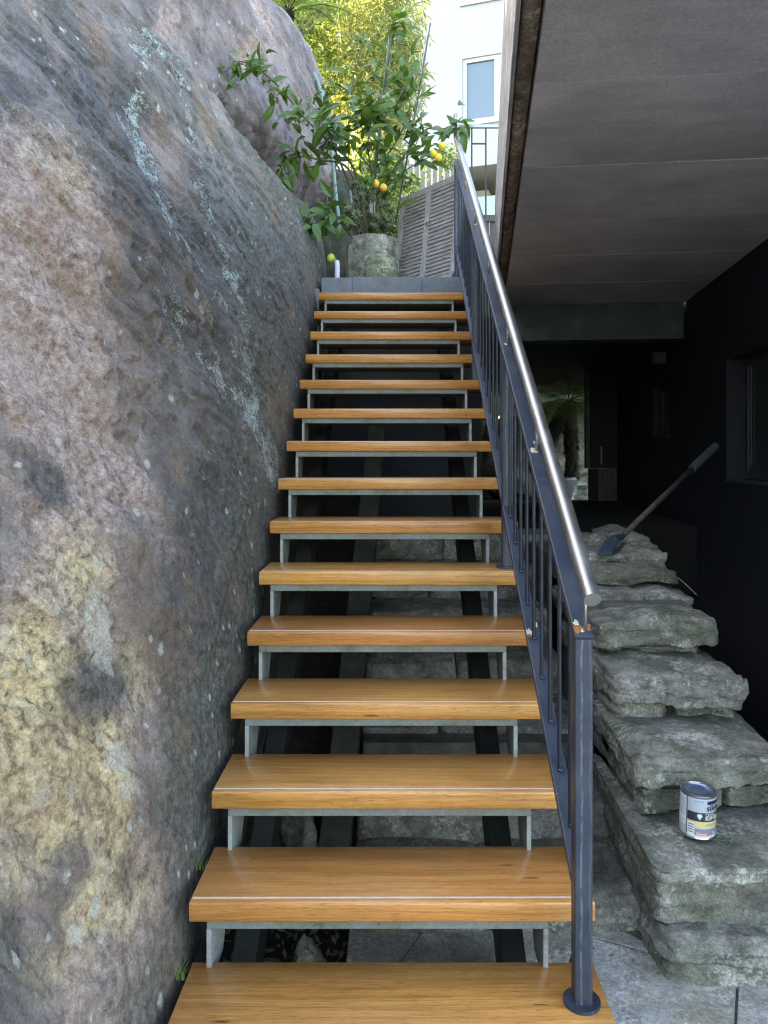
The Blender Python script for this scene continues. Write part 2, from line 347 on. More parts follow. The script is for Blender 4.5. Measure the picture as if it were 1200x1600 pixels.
def mat_galv(nm='galvanised_steel', c1=(0.14, 0.155, 0.148), c2=(0.24, 0.26, 0.25), mo=0.75):
    t = NT(nm); o = t.shifted(t.coord()); n = t.noise(o, 9, 5, 0.65); n2 = t.noise(o, 60, 5, 0.7)
    vo = t.n('ShaderNodeTexVoronoi'); vo.inputs['Scale'].default_value = 120; t.l(o, vo.inputs['Vector'])
    c = t.mix(n2, c1, c2); c = t.mix(0.15, c, vo.outputs['Color'], 'OVERLAY')
    c = t.mix(t.ramp(n, [(0.46, 0.0), (0.66, mo)]), c, (0.13, 0.155, 0.085))
    c = t.mix(t.ramp(t.math('ADD', t.math('MULTIPLY', n, 0.5), t.math('MULTIPLY', n2, 0.6)), [(0.60, 0.0), (0.72, 0.7)]), c, (0.06, 0.062, 0.045))
    t.set(Base_Color=c, Roughness=0.6, Metallic=0.15, Normal=t.bump(n2, 0.001, 0.5)); return t.m
M['galv'] = mat_galv(); M['galv_plate_lit'] = mat_galv('galvanised_plate_lit', (0.25, 0.27, 0.272), (0.37, 0.395, 0.40), 0.5)  # plate copy is lightened so the side plates look lit under the treads
M['dark_steel'] = mat_basic('dark_stringer_paint', (0.018, 0.020, 0.018), 0.6, 0.3, 15)
M['paint'] = mat_paint_steel(); M['post'] = mat_paint_steel('weathered_post_paint', runs=True)
M['bars'] = mat_paint_steel('dark_bar_paint', (0.012, 0.017, 0.030))
def mat_stainless():
    t = NT('brushed_stainless'); o = t.coord()
    n = t.noise(t.mapping(o, (400, 20, 20)), 1, 3, 0.6); d = t.noise(o, 14, 5, 0.65)
    t.set(Base_Color=t.mix(d, (0.30, 0.30, 0.295), (0.48, 0.48, 0.47)), Metallic=1.0, Roughness=t.math('ADD', t.math('MULTIPLY', d, 0.25), 0.33), Normal=t.bump(n, 0.0004, 0.5)); return t.m
M['stainless'] = mat_stainless()
M['rust'] = mat_basic('rust', (0.42, 0.16, 0.045), 0.9, 0.5, 60, bump=0.003, col2=(0.20, 0.065, 0.02))
M['primer'] = mat_basic('bare_primer', (0.55, 0.52, 0.42), 0.7, 0.3, 60, col2=(0.40, 0.36, 0.24))
def mat_concrete(name, col, var, joint=0.0):
    t = NT(name); o = t.shifted(t.coord(), 11); n1 = t.noise(o, 1.6, 5, 0.6, 0.4); n2 = t.noise(t.mapping(o, (3, 14, 14)), 1, 6, 0.65); n3 = t.noise(o, 90, 5, 0.7)
    c = t.mix(t.ramp(n1, [(0.35, 0.0), (0.7, 1.0)]), tuple(x * (1 - var) for x in col), tuple(x * (1 + var) for x in col))
    c = t.mix(0.35, c, t.ramp(n2, [(0.3, 0.35), (0.7, 0.65)]), 'OVERLAY'); c = t.mix(0.5, c, t.ramp(n3, [(0.3, 0.3), (0.7, 0.7)]), 'OVERLAY')
    sc = t.noise(t.mapping(o, (3, 120, 40), rot=(0, 0, 0.12)), 1, 2, 0.4)
    c = t.mix(t.ramp(sc, [(0.70, 0.0), (0.76, 0.25)]), c, tuple(x * 2.2 for x in col))
    t.set(Base_Color=c, Roughness=0.82, Specular_IOR_Level=0.3, Normal=t.bump(n3, 0.002, 0.6, t.bump(n2, 0.004, 0.5))); return t.m
M['soffit'] = mat_concrete('soffit_concrete', (0.46, 0.45, 0.46), 0.22)
M['edge'] = mat_stone('rough_edge_concrete', (0.10, 0.075, 0.055), (0.26, 0.20, 0.155), (0.42, 0.35, 0.28), moss=(0.10, 0.075, 0.05), mossamt=0.5)
M['fascia'] = mat_basic('weathered_fascia', (0.42, 0.42, 0.405), 0.8, 0.35, 3, stretch=(8, 1.2, 8), bump=0.008)
M['teal'] = mat_basic('dark_green_beam_paint', (0.085, 0.12, 0.11), 0.7, 0.3, 8, bump=0.002)
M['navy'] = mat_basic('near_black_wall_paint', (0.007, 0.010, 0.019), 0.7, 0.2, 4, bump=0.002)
M['navy_trim'] = mat_basic('dark_frame_paint', (0.040, 0.045, 0.055), 0.5, 0.15, 10)
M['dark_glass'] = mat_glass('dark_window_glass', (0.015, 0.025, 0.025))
M['landing'] = mat_basic('grey_painted_concrete', (0.155, 0.175, 0.19), 0.75, 0.2, 9, bump=0.004)
M['pot'] = mat_stone('weathered_planter', (0.13, 0.125, 0.105), (0.30, 0.30, 0.255), (0.46, 0.46, 0.40), moss=(0.13, 0.125, 0.06), mossamt=0.6)
M['pot_moss'] = mat_stone('mossy_dome_stone', (0.12, 0.12, 0.075), (0.25, 0.255, 0.17), (0.40, 0.38, 0.25), moss=(0.10, 0.13, 0.07), mossamt=0.8)
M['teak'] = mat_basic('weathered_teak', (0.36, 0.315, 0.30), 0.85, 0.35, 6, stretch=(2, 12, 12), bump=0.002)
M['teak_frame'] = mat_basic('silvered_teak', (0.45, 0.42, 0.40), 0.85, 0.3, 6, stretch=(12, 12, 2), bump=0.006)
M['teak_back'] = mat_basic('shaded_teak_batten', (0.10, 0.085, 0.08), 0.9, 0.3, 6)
M['leaf'] = mat_leaf('lemon_leaf', (0.035, 0.085, 0.016), (0.11, 0.20, 0.035), 0.30, 0.33, 0.6)
M['leaf_pale'] = mat_leaf('lemon_leaf_underside', (0.12, 0.20, 0.11), (0.20, 0.28, 0.18), 0.30, 0.45)
M['bark'] = mat_basic('lemon_bark', (0.12, 0.11, 0.075), 0.85, 0.3, 40, bump=0.003)
M['lemon'] = mat_basic('lemon_skin', (0.72, 0.52, 0.04), 0.45, 0.1, 30, bump=0.0015)
M['orange_lemon'] = mat_basic('ripe_lemon_skin', (0.74, 0.40, 0.035), 0.45, 0.1, 30, bump=0.0015)
M['green_lemon'] = mat_basic('unripe_lemon_skin', (0.16, 0.27, 0.06), 0.45, 0.2, 30)
M['lime_lemon'] = mat_basic('turning_lemon_skin', (0.50, 0.50, 0.07), 0.45, 0.2, 30)
M['succulent'] = mat_leaf('succulent_leaf', (0.09, 0.135, 0.065), (0.20, 0.26, 0.15), 0.12, 0.45)
M['bamboo'] = mat_leaf('bamboo_leaf', (0.24, 0.30, 0.10), (0.56, 0.53, 0.23), 0.45, 0.5, 0.3, (1.1, 1.1, 0.75))
M['fern'] = mat_leaf('fern_frond', (0.08, 0.15, 0.045), (0.20, 0.29, 0.11), 0.35, 0.5, 0.3, (1.1, 1.1, 0.8))
M['shrub'] = mat_leaf('shrub_leaf', (0.05, 0.10, 0.03), (0.16, 0.24, 0.06), 0.35, 0.5)
M['cane'] = mat_basic('bamboo_cane', (0.30, 0.32, 0.08), 0.5, 0.2, 10)
M['fern_trunk'] = mat_basic('fern_trunk_fibre', (0.030, 0.024, 0.018), 0.95, 0.5, 60, bump=0.03)
M['white'] = mat_basic('white_render', (0.44, 0.47, 0.48), 0.8, 0.03, 2, fine=False)
M['cream'] = mat_basic('cream_render', (0.42, 0.38, 0.29), 0.8, 0.04, 2, fine=False)
M['white_frame'] = mat_basic('white_window_frame', (0.52, 0.55, 0.55), 0.5, 0.05, 5, fine=False)
M['sky_glass'] = mat_glass('sky_reflecting_glass', (0.10, 0.16, 0.22), 0.02, 1.0)
M['green_glass'] = mat_glass('green_balustrade_glass', (0.30, 0.45, 0.40), 0.05)
M['hose'] = mat_basic('pale_green_hose', (0.20, 0.31, 0.27), 0.5, 0.15, 20)
M['pvc'] = mat_basic('white_pvc', (0.62, 0.64, 0.68), 0.4, 0.08, 20)
M['stake'] = mat_basic('dark_ribbed_stake', (0.085, 0.095, 0.105), 0.5, 0.3, 60)
M['green_stake'] = mat_basic('green_plastic_stake', (0.10, 0.22, 0.15), 0.5, 0.2, 40)
M['paling'] = mat_basic('old_palings', (0.26, 0.245, 0.20), 0.85, 0.25, 8, stretch=(10, 10, 1))
M['dark_fence'] = mat_basic('dark_fence_boards', (0.10, 0.085, 0.08), 0.85, 0.3, 8, stretch=(10, 10, 1))
M['tin'] = NT('tinplate').set(Base_Color=(0.55, 0.57, 0.62), Metallic=1.0, Roughness=0.30).m
M['tin_lid'] = NT('blue_tinted_lid').set(Base_Color=(0.30, 0.36, 0.55), Metallic=0.85, Roughness=0.32).m
def flat(name, c, rough=0.4): return NT(name).set(Base_Color=c, Roughness=rough).m
M['lab_silver'] = flat('label_silver', (0.42, 0.48, 0.54)); M['lab_pale'] = flat('label_pale', (0.62, 0.67, 0.72)); M['lab_dark'] = flat('label_dark', (0.035, 0.035, 0.045))
M['lab_yellow'] = flat('label_yellow', (0.66, 0.56, 0.28)); M['lab_violet'] = flat('label_violet', (0.24, 0.23, 0.42)); M['lab_orange'] = flat('label_orange', (0.55, 0.20, 0.09))
M['lab_navy'] = flat('label_navy', (0.015, 0.022, 0.07)); M['lab_white'] = flat('label_white', (0.75, 0.77, 0.78)); M['lab_grey'] = flat('label_grey', (0.13, 0.15, 0.17))
M['pole'] = mat_basic('grey_pole', (0.07, 0.064, 0.055), 0.7, 0.25, 20); M['grip'] = mat_basic('grey_plastic_grip', (0.085, 0.09, 0.092), 0.6, 0.2, 20)
M['black'] = flat('black_shade', (0.004, 0.004, 0.004), 0.9); M['blue'] = mat_basic('blue_blade', (0.028, 0.065, 0.10), 0.6, 0.25, 30)
M['litter'] = mat_leaf('dry_leaf_litter', (0.10, 0.075, 0.05), (0.32, 0.27, 0.20), 0.1, 0.8)
M['hill'] = mat_basic('hill_scrub', (0.05, 0.07, 0.03), 0.95, 0.4, 3)
M['twig'] = mat_basic('dry_twig', (0.28, 0.22, 0.15), 0.9, 0.2, 30)

# ------------------------------------------------------------------ ground and paving
g = MB(); g.add([(-90, -90, -0.06), (90, -90, -0.06), (90, 90, -0.06), (-90, 90, -0.06)], [[0, 1, 2, 3]])
ground = g.build('ground', M['soil']); ground['kind'] = 'structure'
pv = MB(); pv.box(-0.16, 4.0, -4.0, 2.62, -0.055, -0.012)
paving = pv.build('paving', M['joint']); paving['kind'] = 'structure'
PA = R(25.5)
du = Vector((math.cos(PA), -math.sin(PA), 0)); dv = Vector((math.sin(PA), math.cos(PA), 0))
def clip_poly(poly, axis, lim, sign):
    out = []
    for i in range(len(poly)):
        a, b = poly[i], poly[(i+1) % len(poly)]; ia = sign*(a[axis]-lim) <= 0; ib = sign*(b[axis]-lim) <= 0
        if ia: out.append(a)
        if ia != ib: out.append(a.lerp(b, (lim - a[axis]) / (b[axis] - a[axis])))
    return out
orig = Vector((1.06, 2.38, 0)); W = 0.478; L = 0.95
for i in range(-6, 7):
    for j in range(-8, 4):
        o0 = orig + du * (i * W) + dv * ((j + (0.37 if i % 2 else 0.0)) * L + 0.55); e = 0.0035
        poly = [o0 + du*e + dv*e, o0 + du*(W-e) + dv*e, o0 + du*(W-e) + dv*(L-e), o0 + du*e + dv*(L-e)]
        for ax, lim, sg in ((0, -0.155, -1), (0, 3.95, 1), (1, -3.95, -1), (1, 2.61, 1)):
            if poly: poly = clip_poly(poly, ax, lim, sg)
        if len(poly) < 3: continue
        dz = random.uniform(-0.0015, 0.0015); n = len(poly)
        ctr = sum(poly, Vector()) / n
        top = [p + Vector((0, 0, dz - 0.0)) for p in poly]
        inn = [p.lerp(ctr, 0.004 / max(0.05, (p-ctr).length)) for p in poly]
        vs = [p + Vector((0, 0, dz)) for p in inn] + [p + Vector((0, 0, dz - 0.003)) for p in poly] + [p + Vector((0, 0, -0.03)) for p in poly]
        fs = [list(range(n))] + [[k + n, (k+1) % n + n, (k+1) % n, k] for k in range(n)] + [[k + 2*n, (k+1) % n + 2*n, (k+1) % n + n, k + n] for k in range(n)]
        obj('paver', mesh_from('paver', vs, fs, M['paver']), paving)

# ------------------------------------------------------------------ sandstone boulders
def zs(Y): return 0.10 + 0.694 * np.maximum(Y - 1.72, 0)
RY = np.array([0, 2, 4.1, 4.95, 5.3, 5.7, 6.0, 6.4, 6.6]); RZ = np.array([4.5, 4.5, 4.36, 4.22, 4.08, 3.90, 3.70, 3.46, 3.30])
def zr(Y): return np.interp(Y, RY, RZ)
def xface(Y, z):
    u = z - zs(Y) + 0.06; u = np.where(u > 1.2, u, np.log1p(np.exp(np.clip(u * 9, -40, 30))) / 9)
    return -0.592 - 0.30 * u - 0.045 * u * u - 0.14 * np.clip((u / np.maximum(zr(Y) - zs(Y), 0.4)), 0, 1.2) ** 9 * np.clip((6.6 - Y), 0, 1)
def hit(px, py):
    """(Y, z) where the boulder face stands in the photo"""
    a, b = 0.8, 6.45
    f = lambda Y: (px - 619) * Y / 1200 - float(xface(np.array(Y), np.array(EYE - (py - 715) * Y / 1200)))
    for _ in range(50):
        m = (a + b) / 2
        if f(m) > 0: a = m
        else: b = m
    return np.array([a, EYE - (py - 715) * a / 1200])

def grid_mesh(name, Pt, mat, attrs):
    ni, nj = Pt.shape[:2]
    me = bpy.data.meshes.new(name); idx = np.arange(ni * nj).reshape(ni, nj)
    q = np.stack([idx[:-1, :-1], idx[1:, :-1], idx[1:, 1:], idx[:-1, 1:]], -1).reshape(-1, 4)
    me.vertices.add(ni * nj); me.vertices.foreach_set('co', Pt.reshape(-1).astype(np.float32))
    me.loops.add(q.size); me.loops.foreach_set('vertex_index', q.reshape(-1).astype(np.int32))
    me.polygons.add(len(q)); me.polygons.foreach_set('loop_start', (np.arange(len(q)) * 4).astype(np.int32)); me.polygons.foreach_set('loop_total', np.full(len(q), 4, np.int32))
    me.update(calc_edges=True); me.polygons.foreach_set('use_smooth', np.ones(len(q), bool))
    for an, arr in attrs.items():
        at = me.color_attributes.new(an, 'FLOAT_COLOR', 'POINT')
        at.data.foreach_set('color', np.concatenate([arr, np.ones((len(arr), 1))], 1).astype(np.float32).reshape(-1))
    me.materials.append(mat); return me
def normals(Pt):
    a = np.gradient(Pt, axis=0); b = np.gradient(Pt, axis=1); n = np.cross(a, b)
    return n / (np.linalg.norm(n, axis=2, keepdims=True) + 1e-9)
def rock_disp(p, amp=1.0, flaky=1.0):
    """relief of bedded sandstone: swells, bed-parallel flakes with sharp lips, pits"""
    q = p.copy()
    ca, sa = math.cos(R(42)), math.sin(R(42))
    s1 = q[:, 1] * ca - q[:, 2] * sa; s2 = q[:, 1] * sa + q[:, 2] * ca       # along / across the dipping beds
    bed = np.stack([q[:, 0] * 1.0, s1 * 0.8, s2 * 2.2], 1)
    d = 0.055 * fbm(q * 0.75, 3) + 0.013 * fbm(q * 2.3 + 5, 3)
    n = fbm(bed * 1.15 + 3, 4, 0.55)
    for th, h in ((-0.55, .012), (-0.28, .017), (-0.02, .022), (0.22, .017), (0.50, .014)):
        d += flaky * h * sstep(th, th + 0.022, n)
    n2 = fbm(bed * 3.4 + 31, 4, 0.55)
    for th in (-0.3, 0.15, 0.5): d += flaky * 0.005 * sstep(th, th + 0.05, n2)
    pit = fbm(q * 4.6 + 50, 3); d -= 0.012 * sstep(0.62, 0.95, pit)
    d += 0.006 * fbm(bed * 6 + 4, 4, 0.65) + 0.0035 * fbm(q * 22, 4, 0.7) + 0.002 * fbm(q * 55 + 9, 2, 0.6)
    cr = np.abs(fbm(bed * np.array([1, .55, 1.3]) * 0.8 + 77, 3)); d -= 0.016 * (1 - sstep(0.0, 0.03, cr)) * sstep(0.0, 0.5, fbm(q * 0.9 + 12, 2) + 0.2)
    return amp * d

Ys = np.concatenate([np.linspace(-1.6, 0.9, 40), np.linspace(0.93, 6.45, 640)])
caps = np.linspace(0.05, 1, 22)
nj = 600
prof = []
for Y in Ys:
    z0, z1 = -0.12, float(zr(Y)); z = np.linspace(z0, z1, 530); x = xface(np.full(530, Y), z)
    prof.append((Y, x, z, 0.0))
for a in caps:
    th = a * math.pi / 2; Y = 6.45 + 0.40 * math.sin(th); zt = float(zr(6.45)) - 0.30 * (1 - math.cos(th)) - 0.02 * a
    z = np.linspace(-0.12, zt, 530); x = xface(np.full(530, 6.45), z) - 0.40 * (1 - math.cos(th)); prof.append((Y, x, z, 0.4 * (1 - math.cos(th))))
for k in range(1, 16):
    z = np.linspace(-0.12, zt - 0.02 * k, 530); prof.append((6.85 + 0.02 * k, xface(np.full(530, 6.45), z) - 0.4 - 0.15 * k, z, 0.4))
rows = []
for Y, x, z, sh in prof:
    dz = z[-1] - z[-2]; dx = x[-1] - x[-2]; tn = np.array([dx, dz]) / math.hypot(dx, dz)
    p0 = np.array([x[-1], z[-1]]); p1 = p0 + tn * 0.16; p2 = p1 + np.array([-0.30, 0.14])
    t = np.linspace(0, 1, 41)[1:, None]; bz = (1-t)**2 * p0 + 2*t*(1-t) * p1 + t*t * p2
    up = 0.75 if Y < 5.2 else max(0.05, 0.75 - (Y - 5.2) * 0.9)
    st = np.linspace(0, 1, nj - 530 - 40 + 1)[1:, None]; ex = p2 + st * np.array([-4.2, 4.2 * up])  # rock top carried on uphill out of view to block the sun
    pts = np.concatenate([np.stack([x, z], 1), bz, ex]); rows.append(np.stack([pts[:, 0], np.full(len(pts), Y), pts[:, 1]], 1))
Pt = np.array(rows); N = normals(Pt)
flatP = Pt.reshape(-1, 3)
d = rock_disp(flatP)
Yv, zv = flatP[:, 1], flatP[:, 2]; uu = zv - zs(Yv)
d *= 0.35 + 0.65 * sstep(0.05, 0.9, np.abs(uu))               # calmer beside the treads so nothing pokes through them
d = np.where(uu < 0.15, np.minimum(d, 0.012), d)
Pd = flatP + N.reshape(-1, 3) * d[:, None]
q2 = np.stack([Yv, zv], 1)
def blob(px, py, r, s=1.0, asp=1.0):
    c = hit(px, py); dd = (q2 - c) / np.array([asp, 1.0]); return s * np.exp(-(dd ** 2).sum(1) / (r * r))
def streak(pts, w, s=1.0):
    pts = [hit(*p) for p in pts]; best = np.full(len(q2), 9.0)
    for a, b in zip(pts[:-1], pts[1:]):
        ab = b - a; t = np.clip(((q2 - a) @ ab) / (ab @ ab), 0, 1); best = np.minimum(best, np.linalg.norm(q2 - a - t[:, None] * ab, axis=1))
    return s * np.exp(-(best / w) ** 2)
wob = fbm(flatP * 1.9 + 40, 4); wob2 = fbm(flatP * 5 + 60, 4)
ochre = sum(blob(*b) for b in ((40,1130,.14), (110,1180,.16), (60,1250,.18), (150,1255,.10), (30,1340,.13), (100,1395,.14), (170,1410,.09), (200,1050,.10,.7), (260,1070,.08,.6), (30,1050,.12,.7), (60,1470,.12,.6), (70,930,.14,.5), (120,900,.12,.45), (110,245,.14,.35), (60,280,.2,.4), (230,1390,.08,.6)))
pink = sum(blob(*b) for b in ((40,320,.30,.9), (30,520,.28,1.), (70,640,.22,.9), (40,430,.3,.8), (120,320,.2,.6), (150,740,.16,.6), (60,800,.2,.8), (90,960,.2,.8), (20,980,.12,.9), (230,870,.12,.4), (150,1110,.14,.6), (250,1130,.16,.6), (300,1200,.12,.4), (220,1330,.2,.6), (130,1520,.12,.9), (250,1480,.2,.5), (150,1570,.2,.6), (240,640,.25,.4), (60,130,.3,.5), (200,760,.15,.5), (480,400,.3,.35)))
dark = sum(blob(*b) for b in ((80,120,.22,.8), (130,210,.22,.8), (170,330,.2,.7), (190,260,.16,.5), (230,480,.2,.5), (30,760,.09,.9), (110,1085,.10,.8), (170,1060,.08,.8), (300,1100,.14,.9), (320,1250,.14,.9), (340,1380,.12,.8), (280,960,.2,.7), (330,820,.25,.7), (100,1350,.06,.9), (70,1440,.07,.8), (190,1370,.06,.8), (160,1480,.06,.6), (330,1000,.2,.7), (240,1270,.08,.6), (15,1460,.08,.8), (210,560,.2,.4), (300,1530,.1,.7)))
dark = dark + streak([(150, 120), (235, 200), (300, 480), (365, 760), (335, 1000), (325, 1300)], .30, .75) * (0.8 + .5 * wob)
lich = streak([(150, 0), (205, 90), (190, 180), (225, 270), (290, 400), (330, 480), (365, 560)], 0.075, .75) + streak([(205, 20), (260, 110), (270, 200), (290, 250), (330, 380), (355, 440), (372, 520), (385, 580), (408, 660), (430, 740)], 0.085, .95) \
    + streak([(240, 260), (270, 530), (345, 500), (380, 640), (410, 720)], 0.24, .62) + blob(200, 178, .045, 1.6) + blob(280, 228, .05, 1.6) + blob(236, 265, .05, 1.3) + blob(368, 455, .05, 1.5) + blob(388, 459, .035, 1.6) + blob(344, 590, .10, .9) + blob(108, 203, .03, 1.3) + blob(8, 190, .05, 1.2) + blob(375, 615, .2, .4) + blob(400, 700, .2, .35)
pale = sum(blob(*b) for b in ((140,1015,.08,1.), (120,1000,.05,.9), (165,1040,.05,.9), (160,1190,.05,1.), (185,1185,.04,1.), (85,1238,.04,1.), (190,1235,.04,.9), (115,1460,.03,1.2), (150,1475,.03,1.2), (40,1257,.025,1.2), (130,960,.07,.8), (125,900,.07,.6), (220,800,.05,.6), (290,840,.05,.5), (330,1060,.05,.6), (250,1440,.04,.6), (160,720,.06,.5), (280,1000,.08,.5), (255,1320,.04,.6)))
damp = sstep(0.42 + .20 * np.maximum(Yv - 2.1, 0), 0.02, uu + 0.22 * wob) * 0.95 + 0.55 * sstep(1.7, 0.9, uu + .3 * wob) * sstep(3.0, 4.2, Yv) + blob(440, 530, .6, .5) + blob(420, 290, .5, .35)
patch = np.clip(np.stack([ochre * (1 + .5 * wob2), pink * (1 + .4 * wob), dark * (1 + .5 * wob2)], 1), 0, 1)
lpatch = fbm(np.stack([flatP[:, 0] * 3, flatP[:, 1] * 3 + flatP[:, 2] * 1.0, flatP[:, 2] * 2.0], 1) * 2.2 + 90, 4)
growth = np.clip(np.stack([lich * (0.95 + 1.2 * lpatch), pale * (1 + .6 * wob2), damp], 1), 0, 1)
boulder = obj('sandstone_boulder', grid_mesh('sandstone_boulder', Pd.reshape(Pt.shape), M['rock'], {'patch': patch, 'growth': growth}))
tag(boulder, 'huge grey and pink sandstone boulder with blue lichen streaks beside the stairs', 'boulder')

# upper purple slab behind it
BZ = np.array([2.4, 3.6, 4.22, 4.79, 5.34, 5.77, 6.04, 6.5]); BX = np.array([-1.75, -1.40, -0.60, -0.65, -0.80, -1.02, -1.28, -2.0])
rows = []
for Y in np.concatenate([np.linspace(4.2, 5.2, 16), np.linspace(5.22, 7.5, 230)]):
    z = np.linspace(2.5, 6.5, 300); rows.append(np.stack([np.interp(z, BZ, BX) - 0.47 * (7.5 - Y) - 0.02 * (7.5 - Y) ** 2, np.full(300, Y), z + 0.12 * (7.5 - Y)], 1))
for a in np.linspace(0.04, 1, 30):
    th = a * math.pi * 0.75; z = np.linspace(2.5, 6.5, 300); rows.append(np.stack([np.interp(z, BZ, BX) - 0.75 * (1 - math.cos(th)) + 0.28 * math.sin(th) * 0.55, np.full(300, 7.5 + 0.75 * math.sin(th)), z], 1))
for k in range(1, 10):
    z = np.linspace(2.5, 6.5, 300); rows.append(rows[-1] + np.array([-0.3, 0.05, 0]))
Pt2 = np.array(rows)
sm = Pt2.copy()
for _ in range(12): sm[1:-1] = (sm[:-2] + 2 * sm[1:-1] + sm[2:]) / 4; sm[:, 1:-1] = (sm[:, :-2] + 2 * sm[:, 1:-1] + sm[:, 2:]) / 4
Pt2 = sm; N2 = normals(Pt2); fp = Pt2.reshape(-1, 3)
rot = fp.copy()
dd = rock_disp(rot + np.array([9., 0, 4.]), 0.9, 1.0)
Pd2 = fp + N2.reshape(-1, 3) * dd[:, None]
w1 = fbm(np.stack([fp[:, 0] * .8, fp[:, 1] * .8 - fp[:, 2] * .3, fp[:, 2] * .35], 1) * 2.4, 4); w2 = fbm(fp * 1.5 + 8, 3)
patch2 = np.clip(np.stack([0.15 * sstep(.2, .7, w2), 0.75 * sstep(0.0, .7, w1), 0.5 * sstep(0.1, .7, -w1)], 1), 0, 1)
growth2 = np.clip(np.stack([0 * w1, 0.15 * sstep(.3, .8, w2), 0.5 * sstep(4.2, 3.4, fp[:, 2])], 1), 0, 1)
slab = obj('sandstone_boulder', grid_mesh('purple_boulder', Pd2.reshape(Pt2.shape), M['rock_purple'], {'patch': patch2, 'growth': growth2}))
tag(slab, 'purple sandstone slab rising behind the lemon tree with a hose over it', 'boulder')
# unseen scrubby hill added above both to block the sun
hv = []; hn = 30
for i in range(hn):
    for j in range(16):
        Y = -1.6 + i * 16 / (hn - 1); x = -3.4 - j * 1.2 - max(0, Y - 7) * 0.25; hv.append((x, Y, 4.9 + 0.15 * max(0, Y - 3) + (-3.4 - x) * 0.55 + random.uniform(-.2, .2)))
hf = [[i*16+j, i*16+j+1, (i+1)*16+j+1, (i+1)*16+j] for i in range(hn-1) for j in range(15)]
hill = obj('sun_block_hill', mesh_from('sun_block_hill', hv, hf, M['hill'], True)); hill['kind'] = 'structure'

# ------------------------------------------------------------------ staircase
GO, RI, Y0, ZT0 = 0.265, 0.184, 1.813, 0.187
NT_ = 15
stairs = thing('staircase', 'open stair of oiled timber treads on galvanised steel brackets', 'stairs', (0, Y0, 0))
tm = MB(); bm = bmesh.new(); bmesh.ops.create_cube(bm, size=1)
for v in bm.verts: v.co = (v.co.x * 1.10, 0.15 + v.co.y * 0.30, -0.026 + v.co.z * 0.052)
front_top = [e for e in bm.edges if all(v.co.y < 0.01 and v.co.z > -0.01 for v in e.verts)]
bmesh.ops.bevel(bm, geom=front_top, offset=0.007, segments=3, profile=0.5, affect='EDGES')
rest = [e for e in bm.edges if e.calc_face_angle(0) > R(50)]
bmesh.ops.bevel(bm, geom=rest, offset=0.0018, segments=1, affect='EDGES')
tread_me = bpy.data.meshes.new('tread'); bm.to_mesh(tread_me); bm.free(); tread_me.materials.append(M['wood']); autosmooth(tread_me, 50)
strip_me = MB().box(-0.545, 0.546, 0.0205, 0.0265, -0.004, 0.0009).mesh('nosing_strip', M['strip'])
BW = 0.93
br = MB()
xl, xr = -BW/2, BW/2
br.box(xl, xr, 0.012, 0.25, -0.027, 0.0, c=0.002)
for s in (-1, 1):
    xo = s * BW / 2; xi = xo - s * 0.013; y0, yt, yb = 0.0125, 0.250, 0.155; zb = -0.172; zt = -0.0275
    vs = [(xo, y0, zt), (xo, yt, zt), (xo, yb, zb), (xo, y0, zb), (xi, y0, zt), (xi, yt, zt), (xi, yb, zb), (xi, y0, zb)]
    fs = [[0,1,2,3],[7,6,5,4],[0,4,5,1],[1,5,6,2],[2,6,7,3],[3,7,4,0]]
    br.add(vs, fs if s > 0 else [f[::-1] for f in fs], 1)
br_me = br.mesh('bracket', [M['galv'], M['galv_plate_lit']])
for k in range(NT_):
    jx = random.uniform(-.003, .003)
    t = obj('tread', tread_me, stairs, (-0.010 + jx, GO * k, ZT0 + RI * k), (0, random.uniform(-.0015, .0015), random.uniform(-.002, .002)))
    obj('nosing_strip', strip_me, t)
    obj('bracket', br_me, stairs, (-0.051, GO * k, ZT0 + RI * k - 0.0525))
sl = math.atan2(RI, GO)
for x in (-0.44, 0.34):
    b = MB().beam((x, 0.15, ZT0 - 0.33), (x, GO * 14 + 0.2, ZT0 + RI * 14 - 0.33 + 0.035), 0.07, 0.16); b.build('stringer', M['dark_steel'], stairs)

# ------------------------------------------------------------------ stair railing
rail = thing('stair_railing', 'blue grey steel stair railing with stainless tube handrail on its top', 'railing', (0, 0, 0))
XB = 0.4725; SL = 0.683
def zbot(Y): return 0.735 - 0.012 + SL * (Y - 2.318)
def ztop(Y): return 1.117 + SL * (Y - 1.935)
YE = 1.955
MB().beam((XB, YE + .02, zbot(YE + .02)), (XB, 5.98, zbot(5.98)), 0.046, 0.022).build('bottom_rail', M['paint'], rail)
MB().beam((XB, YE - 0.022, ztop(YE - 0.022)), (XB, 6.02, ztop(6.02)), 0.046, 0.024).build('top_rail', M['paint'], rail)
def tread_top(k): return ZT0 + RI * k
post_pts = [(1.955, tread_top(0)), (3.27, tread_top(5)), (4.56, tread_top(10)), (5.96, 2.945)]
for Y, zb in post_pts:
    p = MB().box(XB - .0225, XB + .0225, Y - .0225, Y + .0225, zb, ztop(Y) - 0.006, c=.003).build('post', M['post'], rail)
    MB().tube([(XB, Y, zb + 0.0005), (XB, Y, zb + 0.0095)], 0.047, 28).build('base_plate', M['paint'], p, smooth=False)
bal = None
Y = 2.088; k = 0
while Y < 5.93:
    if min(abs(Y - q[0]) for q in post_pts) > 0.035:
        z0, z1 = zbot(Y) + 0.008, ztop(Y) - 0.008
        me = MB().tube([(0, 0, 0), (0, 0, 1)], 0.0065, 12).mesh('baluster', M['bars']) if bal is None else bal.data
        o = obj('baluster', me, rail, (XB + 0.001, Y, z0)); o.scale = (1, 1, z1 - z0)
        if bal is None: bal = o; autosmooth(me)
    Y += 0.138; k += 1
XH = 0.482
def zh(Y): return 1.232 + SL * (Y - 1.894)
